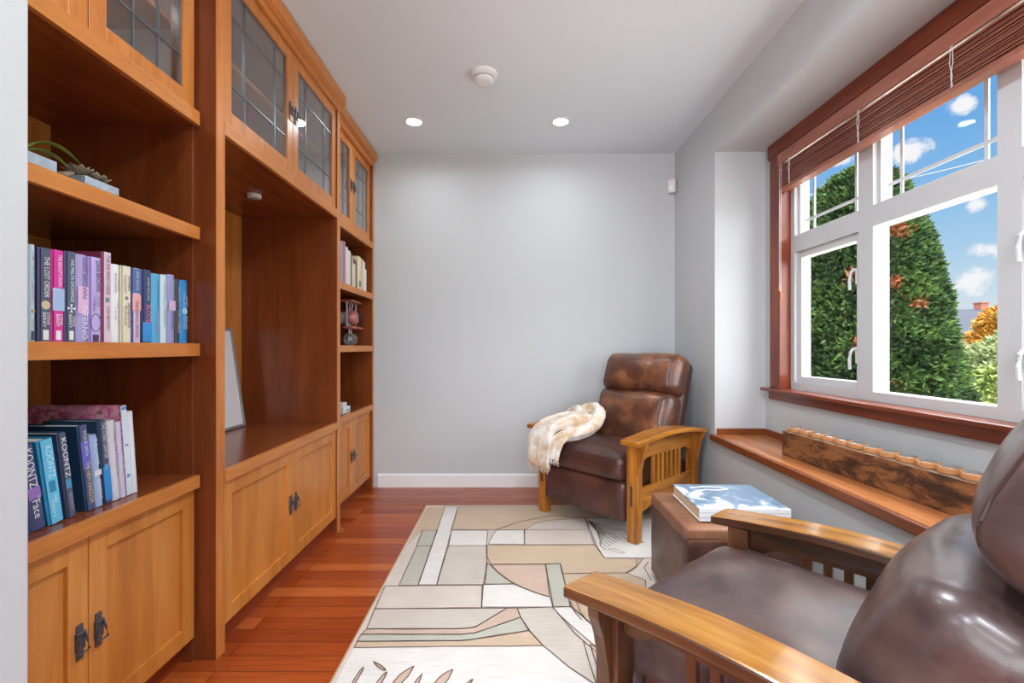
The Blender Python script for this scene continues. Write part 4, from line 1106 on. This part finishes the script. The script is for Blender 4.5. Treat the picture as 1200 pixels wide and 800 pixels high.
# ------------------------------------------------------------------ wooden block with twelve discs
def block():
    t = NT('charred_live_edge_wood')
    n = t.noise(t.coords((5, 3, 14)), 1.3, 7, .7, .5)
    n2 = t.noise(t.coords((20, 3, 60)), 2, 4, .6)
    c = t.ramp(n, [(.40, rgb(58, 38, 27)), (.48, rgb(96, 60, 38)), (.54, rgb(138, 90, 54)), (.75, rgb(164, 112, 68))])
    g = t.ramp(n2, [(.3, (.72, .7, .68, 1)), (.6, (1, 1, 1, 1))])
    t.link(t.mix(.7, c, g, 'MULTIPLY'), t.b.inputs['Base Color']); t.b.inputs['Roughness'].default_value = .45
    top = wood('weathered_top', rgb(96, 76, 58), rgb(130, 106, 84), rgb(156, 132, 108), 'y', .5)
    A, B = Vector((1.500, 2.52, 0)), Vector((1.560, 1.535, 0))
    d = (B - A); L = d.length; ang = math.atan2(d.y, d.x)
    root = thing('wooden_block', 'long rough wooden beam block on the bay ledge carrying twelve discs', 'wooden block', ((A.x + B.x) / 2, (A.y + B.y) / 2, .5725), (0, 0, ang))
    m = MB(); n_ = 60; hw = .052; ht = .128
    sec = [(-hw, 0), (-hw, ht * .5), (-hw, ht), (0, ht), (hw, ht), (hw, ht * .5), (hw, 0)]
    for i in range(n_ + 1):
        x = -L / 2 + L * i / n_
        for k, (y, z) in enumerate(sec):
            wv = .004 * noise.noise(Vector((x * 9, k * 3.1, 2))) if k in (1, 5, 2, 4) else 0
            m.v.append(Vector((x, y + (wv if y > 0 else -wv), z)))
    s = len(sec)
    for i in range(n_):
        for k in range(s):
            j = (k + 1) % s; m.cur = 1 if k in (2, 3) else 0
            m.face((i * s + k, i * s + j, (i + 1) * s + j, (i + 1) * s + k))
    m.cur = 0; m.face(list(range(s))); m.face([n_ * s + k for k in range(s)][::-1])
    build('beam', m, [t.m, top], root, True, bevel=.002)
    ords = ['first', 'second', 'third', 'fourth', 'fifth', 'sixth', 'seventh', 'eighth', 'ninth', 'tenth', 'eleventh', 'twelfth']
    dw = wood('disc_wood', rgb(176, 116, 70), rgb(206, 146, 96), rgb(218, 164, 114), 'x', .4)
    gt = plain('glossy_dark_glass', rgb(120, 112, 104), .08, 0, .8)
    proto = None; kids = []
    for i in range(12):
        f = (i + .45) / 12
        p = A + d * f
        lab = 'round wooden disc with shiny top, %s from the far end of the block' % ords[i]
        z0 = .5725 + ht + .0006
        if proto is None:
            proto = thing('wooden_disc', lab, 'disc', (p.x, p.y, z0), (0, 0, 0), 'wooden discs on the block')
            kids.append(build('disc_ring', MB().lathe([(.032, 0), (.036, .001), (.0375, .007), (.0375, .018), (.0355, .022), (.032, .022)], n=32), dw, proto, True, True))
            kids.append(build('glossy_top', MB().lathe([(.032, .0216), (.030, .0230), (.003, .0235)], n=32), gt, proto, True, True))
        else:
            o = proto.copy(); C.objects.link(o); o.location = (p.x, p.y, z0); o['label'] = lab
            for c_ in kids:
                k = c_.copy(); C.objects.link(k); k.parent = o
block()

# ------------------------------------------------------------------ outdoors
GZ = -.9
g = NT('lawn'); g.link(g.ramp(g.noise(g.coords((1, 1, 1)), 3, 5), [(.3, rgb(70, 88, 44)), (.7, rgb(120, 130, 76))]), g.b.inputs['Base Color']); g.b.inputs['Roughness'].default_value = .9
lawn = build('lawn_ground', MB().add([(1.81, -40, GZ), (90, -40, GZ), (90, 90, GZ), (-60, 90, GZ), (-60, 3.99, GZ), (1.81, 3.99, GZ)], [(0, 1, 2, 3, 4, 5)]), g.m)
struct(lawn)
struct(build('bounce_paving', MB().box(1.81, 3.3, -3, 7.5, GZ - .1, GZ + .012).box(3.3, 9, -3, 4.2, GZ - .1, GZ + .012), plain('bounce_concrete', rgb(206, 202, 194), .8)))  # added out of view, pale to bounce sunlight up into the bay
def leafmat(name, cols, scale=2.2):
    t = NT(name)
    n = t.noise(t.coords((1, 1, 1)), scale, 5, .65)
    t.link(t.ramp(n, cols), t.b.inputs['Base Color']); t.b.inputs['Roughness'].default_value = .7
    t.b.inputs['Specular IOR Level'].default_value = .2
    return t.m
def foliage(prof, c, nt, size, rnd, droop=.3, fan=3, jitter=.10, shell=.25):
    """sprays scattered through the outer shell of a body of revolution; prof: list of (z, r)"""
    m = MB(); zs = [p[0] for p in prof]
    def rad(z):
        for (a, ra), (b, rb) in zip(prof, prof[1:]):
            if a <= z <= b: return ra + (rb - ra) * (z - a) / (b - a)
        return 0
    # dark heart so that no sky shows through
    n = 20; o = len(m.v)
    for z, r in prof:
        for i in range(n):
            a = 2 * math.pi * i / n; rr = max(.01, r * .80); m.v.append(Vector((c[0] + rr * math.cos(a), c[1] + rr * math.sin(a), z)))
    for j in range(len(prof) - 1):
        for i in range(n): m.face((o + j * n + i, o + j * n + (i + 1) % n, o + (j + 1) * n + (i + 1) % n, o + (j + 1) * n + i))
    wts = [(zs[0] + (zs[-1] - zs[0]) * i / 60) for i in range(61)]
    rmax = max(r for _, r in prof); k = 0
    while k < nt:
        z = rnd.uniform(zs[0], zs[-1]); r = rad(z)
        if rnd.random() > .12 + .88 * r / rmax: continue
        k += 1
        a = rnd.uniform(0, 2 * math.pi)
        lump = 1 + jitter * noise.noise(Vector((math.cos(a) * 2.2, math.sin(a) * 2.2, z * 2.0)))* 1.6
        rr = r * lump * (1 - shell * rnd.random() ** 1.5)
        p = Vector((c[0] + rr * math.cos(a), c[1] + rr * math.sin(a), z))
        out = Vector((math.cos(a), math.sin(a), rnd.uniform(-.3, .9))).normalized()
        tw = out.cross(Vector((rnd.uniform(-1, 1), rnd.uniform(-1, 1), rnd.uniform(-1, 1)))).normalized()
        for q in range(fan):
            ang = (q - (fan - 1) / 2) * .6 + rnd.uniform(-.2, .2)
            dd = (out * math.cos(ang) + tw * math.sin(ang)).normalized(); s = size * rnd.uniform(.6, 1.25)
            wv = dd.cross(Vector((rnd.uniform(-1, 1), rnd.uniform(-1, 1), rnd.uniform(-1, 1)))).normalized() * s * .20
            b = len(m.v); tip = p + dd * s
            m.v += [p - wv * .4, p + dd * s * .5 - wv, tip, p + dd * s * .5 + wv]; m.face((b, b + 1, b + 2, b + 3))
    return m
M['bark'] = plain('bark', rgb(78, 60, 48), .9)
def tree(name, label, cat, c, prof, nt, size, mat, trunk=.08, **kw):
    root = thing(name, label, cat, (c[0], c[1], GZ))
    build('foliage', foliage(prof, c, nt, size, random.Random(hash(label) % 1 + len(label)), **kw), mat, root)
    build('trunk', MB().cyl((c[0], c[1], GZ), trunk, prof[0][0] - GZ + .3, 'z', 12), M['bark'], root)
    return root
cedar = leafmat('cedar_green', [(.28, rgb(16, 30, 15)), (.46, rgb(35, 56, 25)), (.58, rgb(55, 79, 35)), (.72, rgb(78, 96, 44))], 5)
def rusty(m):
    nt = m.node_tree; b = nt.nodes['Principled BSDF']; src = b.inputs['Base Color'].links[0].from_socket
    n = nt.nodes.new('ShaderNodeTexNoise'); n.inputs['Scale'].default_value = 6; n.inputs['Detail'].default_value = 4; n.inputs['Roughness'].default_value = .7
    tc = nt.nodes.new('ShaderNodeTexCoord'); nt.links.new(tc.outputs['Object'], n.inputs['Vector'])
    acc = None
    # dead, browned sprigs: a few patches on the sunny face and some scattered ones
    for (x, y, z, rr) in ((4.55, 5.38, 1.62, .30), (4.62, 5.45, 1.25, .2), (4.38, 5.3, .72, .2), (4.42, 5.38, 2.55, .26), (4.62, 5.5, .92, .16), (3.95, 5.3, 1.2, .2), (3.8, 5.5, .6, .2), (4.3, 5.25, 1.9, .16), (4.75, 5.6, 2.1, .2), (3.9, 5.4, 2.0, .16)):
        ds = nt.nodes.new('ShaderNodeVectorMath'); ds.operation = 'DISTANCE'; nt.links.new(tc.outputs['Object'], ds.inputs[0]); ds.inputs[1].default_value = (x - 4.47, y - 6.0, z - GZ)
        f = nt.nodes.new('ShaderNodeMapRange'); nt.links.new(ds.outputs['Value'], f.inputs[0]); f.inputs[1].default_value = rr; f.inputs[2].default_value = 0
        if acc is None: acc = f.outputs[0]
        else:
            m_ = nt.nodes.new('ShaderNodeMath'); m_.operation = 'MAXIMUM'; nt.links.new(acc, m_.inputs[0]); nt.links.new(f.outputs[0], m_.inputs[1]); acc = m_.outputs[0]
    ad = nt.nodes.new('ShaderNodeMath'); ad.operation = 'MULTIPLY_ADD'; nt.links.new(acc, ad.inputs[0]); ad.inputs[1].default_value = .5; nt.links.new(n.outputs['Fac'], ad.inputs[2])
    r = nt.nodes.new('ShaderNodeMapRange'); nt.links.new(ad.outputs[0], r.inputs[0]); r.inputs[1].default_value = .66; r.inputs[2].default_value = .76
    mx = nt.nodes.new('ShaderNodeMix'); mx.data_type = 'RGBA'; nt.links.new(r.outputs[0], mx.inputs[0]); nt.links.new(src, mx.inputs[6]); mx.inputs[7].default_value = rgb(136, 80, 50)
    nt.links.new(mx.outputs[2], b.inputs['Base Color'])
rusty(cedar)
tree('cedar_tree', 'tall dark green conical cedar with rusty patches outside the window', 'tree', (4.47, 6.0),
     [(GZ + .15, .88), (-.3, 1.0), (.5, .99), (1.22, .88), (1.99, .74), (2.5, .64), (2.86, .55), (3.14, .44), (3.32, .27), (3.44, .04)], 36000, .085, cedar, shell=.22)
bush = leafmat('light_green_leaves', [(.3, rgb(74, 92, 44)), (.5, rgb(108, 124, 64)), (.7, rgb(140, 152, 92))], 3)
tree('bush', 'light yellow green bush beside the cedar outside the window', 'bush', (6.9, 6.55), [(GZ + .1, .5), (-.4, .80), (.0, .86), (.35, .74), (.62, .50), (.85, .1)], 5000, .11, bush, .05, jitter=.2)
tree('bush', 'pale feathery shrub rising above the light green bush', 'bush', (10.2, 9.6), [(GZ + .1, .5), (-.2, .95), (.5, 1.0), (.95, .75), (1.25, .35), (1.45, .05)], 4500, .15, leafmat('pale_green_leaves', [(.3, rgb(92, 106, 66)), (.7, rgb(142, 150, 110))], 3), .05, jitter=.25)
tree('autumn_tree', 'small orange yellow autumn tree in front of the distant house', 'tree', (15.35, 14.5), [(GZ + .3, .4), (.8, .7), (1.5, .8), (2.0, .62), (2.3, .3), (2.45, .05)], 4000, .2, leafmat('autumn_leaves', [(.3, rgb(112, 76, 26)), (.5, rgb(156, 106, 36)), (.7, rgb(134, 124, 60))], 2), .08, jitter=.25)
def house():
    # gable-roofed house across the street
    root = thing('house', 'distant beige house with grey shingle roof and brick chimney', 'house', (29, 29, GZ))
    stucco = plain('beige_stucco', rgb(140, 124, 104), .9, spec=.1); shing = plain('grey_shingle', rgb(50, 53, 60), .95, spec=.05); brick = plain('brick', rgb(112, 62, 48), .8)
    x0, x1, y0, y1 = 24.9, 38.0, 26.0, 34.0; ze, zr = 1.95, 3.45
    build('walls', MB().box(x0, x1, y0, y1, GZ, ze).prism([(y0 + .3, ze), (y1 - .3, ze), (30, zr - .15)], 'x', x0 + .02, x1 - .02), stucco, root)
    m = MB()
    for (ya, za, yb, zb) in ((y0 - .6, ze - .2, 30, zr), (30, zr, y1 + .6, ze - .2)):
        m.prism([(ya, za), (yb, zb), (yb, zb + .14), (ya, za + .14)], 'x', x0 - .5, x1 + .5)
    build('roof', m, shing, root)
    w_ = build('window', MB().box(25.6, 27.2, y0 - .05, y0 + .02, .45, 1.5), M['white'], root)
    build('pane', MB().box(25.68, 27.12, y0 - .07, y0 - .051, .53, 1.42), plain('dark_pane', rgb(58, 64, 70), .15), w_)
    build('chimney', MB().box(29.75, 30.2, 29.75, 30.25, 3.2, 3.95).box(29.71, 30.24, 29.7, 30.3, 3.95, 4.02), brick, root)
house()
tag(build('hedge', foliage([(GZ, 1.2), (.2, 1.4), (.9, 1.2), (1.3, .5)], (27.0, 22.5), 2600, .3, random.Random(9), jitter=.3).xform(Matrix.Identity(4)), leafmat('hedge_leaves', [(.3, rgb(66, 78, 46)), (.7, rgb(104, 114, 72))], 2)), 'low dull green hedge below the distant house', 'hedge')
# power cables
for lab, pts in (('upper overhead cable crossing the sky behind the window', [(943, 243), (1035, 222), (1100, 198), (1168, 180)]), ('lower overhead cable crossing the sky behind the window', [(938, 236), (1035, 208), (1168, 187)])):
    if 'upper' in lab: a, b = (920, 232), (1190, 178)
    else: a, b = (920, 262), (1190, 150)
    P = []
    for k in range(13):
        f = k / 12; px, pyy = a[0] + (b[0] - a[0]) * f, a[1] + (b[1] - a[1]) * f + 6 * math.sin(math.pi * f); Y = 11 - 2.0 * f
        P.append(((px - 600) / F_PX * Y, Y, CAMZ + (407 - pyy) / F_PX * Y))
    ex0 = Vector(P[0]) * 2 - Vector(P[1]); ex1 = Vector(P[-1])
    d0 = (Vector(P[0]) - Vector(P[1])) * 8; d1 = (Vector(P[-1]) - Vector(P[-2])) * 8
    P = [tuple(Vector(P[0]) + d0)] + P + [tuple(Vector(P[-1]) + d1)]
    tag(build('power_cable', MB().tube(P, .013, 6), plain('cable_grey', rgb(92, 96, 104), .6)), lab, 'cable')

# ------------------------------------------------------------------ sky and sun
def world():
    wd = bpy.data.worlds.new('sky'); bpy.context.scene.world = wd; wd.use_nodes = True
    t = wd.node_tree; N, Lk = t.nodes, t.links
    bg = N['Background']
    tc = N.new('ShaderNodeTexCoord'); nrm = N.new('ShaderNodeVectorMath'); nrm.operation = 'NORMALIZE'
    Lk.new(tc.outputs['Generated'], nrm.inputs[0]); D = nrm.outputs[0]
    sep = N.new('ShaderNodeSeparateXYZ'); Lk.new(D, sep.inputs[0])
    def ramp(fac, stops):
        r = N.new('ShaderNodeValToRGB'); e = r.color_ramp.elements
        e[0].position, e[0].color = stops[0]; e[1].position, e[1].color = stops[-1]
        for p, c in stops[1:-1]: x = e.new(p); x.color = c
        Lk.new(fac, r.inputs[0]); return r.outputs[0]
    def math_(op, a, b=None, c=None):
        m = N.new('ShaderNodeMath'); m.operation = op
        for i, v in enumerate((a, b, c)):
            if v is None: continue
            if isinstance(v, (int, float)): m.inputs[i].default_value = v
            else: Lk.new(v, m.inputs[i])
        return m.outputs[0]
    def mixc(f, a, b):
        m = N.new('ShaderNodeMix'); m.data_type = 'RGBA'
        for i, v in ((0, f), (6, a), (7, b)):
            if isinstance(v, (int, float, tuple)): m.inputs[i].default_value = v
            else: Lk.new(v, m.inputs[i])
        return m.outputs[2]
    blue = ramp(sep.outputs[2], [(0.0, rgb(222, 228, 232)), (.07, rgb(206, 224, 236)), (.15, rgb(172, 208, 236)), (.24, rgb(138, 190, 234)), (.36, rgb(106, 170, 230)), (1.0, rgb(90, 152, 222))])
    def cnoise(scale, detail=6, rough=.6):
        n = N.new('ShaderNodeTexNoise'); n.inputs['Scale'].default_value = scale; n.inputs['Detail'].default_value = detail; n.inputs['Roughness'].default_value = rough
        Lk.new(D, n.inputs['Vector']); return n.outputs['Fac']
    n1 = cnoise(26)
    cov = None
    for px, pyy, rpx, amt in ((1068, 178, 24, .9), (1125, 124, 19, .75), (986, 184, 18, .8), (1145, 238, 18, .85), (1160, 293, 26, .6), (1140, 326, 40, .45), (1200, 210, 30, .7), (1104, 318, 36, .35)):
        v = Vector(((px - 600) / F_PX, 1, (407 - pyy) / F_PX)).normalized(); rr = rpx / F_PX / (((px - 600) / F_PX) ** 2 + 1) ** .5
        ds = N.new('ShaderNodeVectorMath'); ds.operation = 'SUBTRACT'; Lk.new(D, ds.inputs[0]); ds.inputs[1].default_value = v
        sc = N.new('ShaderNodeVectorMath'); sc.operation = 'MULTIPLY'; Lk.new(ds.outputs[0], sc.inputs[0]); sc.inputs[1].default_value = (1, 1, 1.35)
        ln = N.new('ShaderNodeVectorMath'); ln.operation = 'LENGTH'; Lk.new(sc.outputs[0], ln.inputs[0])
        f = math_('MULTIPLY', math_('MAXIMUM', math_('SUBTRACT', 1.0, math_('DIVIDE', ln.outputs['Value'], rr)), 0), amt)
        cov = f if cov is None else math_('MAXIMUM', cov, f)
    cl = math_('ADD', math_('MULTIPLY', cov, 1.1), math_('MULTIPLY', math_('SUBTRACT', n1, .5), 1.9))
    cl = math_('MULTIPLY', cl, math_('MINIMUM', math_('MULTIPLY', cov, 6.0), 1.0))
    mr = N.new('ShaderNodeMapRange'); mr.interpolation_type = 'SMOOTHSTEP'; Lk.new(cl, mr.inputs[0]); mr.inputs[1].default_value = .18; mr.inputs[2].default_value = .62
    # added sky brightness out of view, overhead and behind the house, lights the room
    hi = N.new('ShaderNodeMapRange'); hi.interpolation_type = 'SMOOTHSTEP'; Lk.new(sep.outputs[2], hi.inputs[0]); hi.inputs[1].default_value = .41; hi.inputs[2].default_value = .62
    be = N.new('ShaderNodeMapRange'); be.interpolation_type = 'SMOOTHSTEP'; Lk.new(math_('MULTIPLY', sep.outputs[1], -1.0), be.inputs[0]); be.inputs[1].default_value = .05; be.inputs[2].default_value = .55
    bright = math_('MAXIMUM', math_('MULTIPLY', hi.outputs[0], HI_SKY), math_('MULTIPLY', be.outputs[0], REAR_SKY))
    n2 = cnoise(3.0, 4)
    bright = math_('MULTIPLY', bright, math_('ADD', .6, math_('MULTIPLY', n2, .8)))
    col = mixc(mr.outputs[0], blue, rgb(246, 247, 250))
    boosted = mixc(math_('MINIMUM', bright, 1.0), col, (.95, .97, 1.0, 1))
    Lk.new(boosted, bg.inputs['Color'])
    Lk.new(math_('MULTIPLY', math_('ADD', 1.0, bright), SKY_GAIN), bg.inputs['Strength'])
HI_SKY, REAR_SKY, SKY_GAIN = 12.0, 7.0, .73
world()
def portal(x, y, z, rot, sx, sy):
    li = bpy.data.lights.new('sky_portal', 'AREA'); li.shape = 'RECTANGLE'; li.size = sx; li.size_y = sy; li.cycles.is_portal = True
    o = bpy.data.objects.new('sky_portal', li); C.objects.link(o); o.location = (x, y, z); o.rotation_euler = rot
portal(1.83, (WY0 + WY1) / 2, (WZ0 + WZ1) / 2, (0, R(90), 0), WZ1 - WZ0, WY1 - WY0)
portal(-1.25, YR - .14, 1.3, (R(90), 0, 0), 4.4, 2.4)
su = bpy.data.lights.new('sun', 'SUN'); su.energy = 3.2; su.angle = R(2); su.color = (1, .95, .86)
so = bpy.data.objects.new('sun', su); C.objects.link(so)
so.rotation_euler = Vector((.06, .5, -.86)).to_track_quat('-Z', 'Y').to_euler()

# ------------------------------------------------------------------ camera and view
cam = bpy.data.cameras.new('camera'); cam.sensor_width = 36; cam.lens = F_PX / 1200 * 36; cam.shift_y = 7 / 1200; cam.clip_start = .05; cam.clip_end = 300
co = bpy.data.objects.new('camera', cam); C.objects.link(co)
co.location = (0, 0, CAMZ); co.rotation_euler = (R(90), 0, 0)
sc = bpy.context.scene
sc.camera = co
sc.view_settings.view_transform = 'Standard'; sc.view_settings.look = 'None'
sc.view_settings.gamma = 1; sc.view_settings.use_curve_mapping = False
sc.view_settings.exposure = 0.45
try:
    sc.cycles.max_bounces = 10; sc.cycles.diffuse_bounces = 6; sc.cycles.transparent_max_bounces = 16
    sc.cycles.sample_clamp_indirect = 6; sc.cycles.use_denoising = True
except Exception: pass
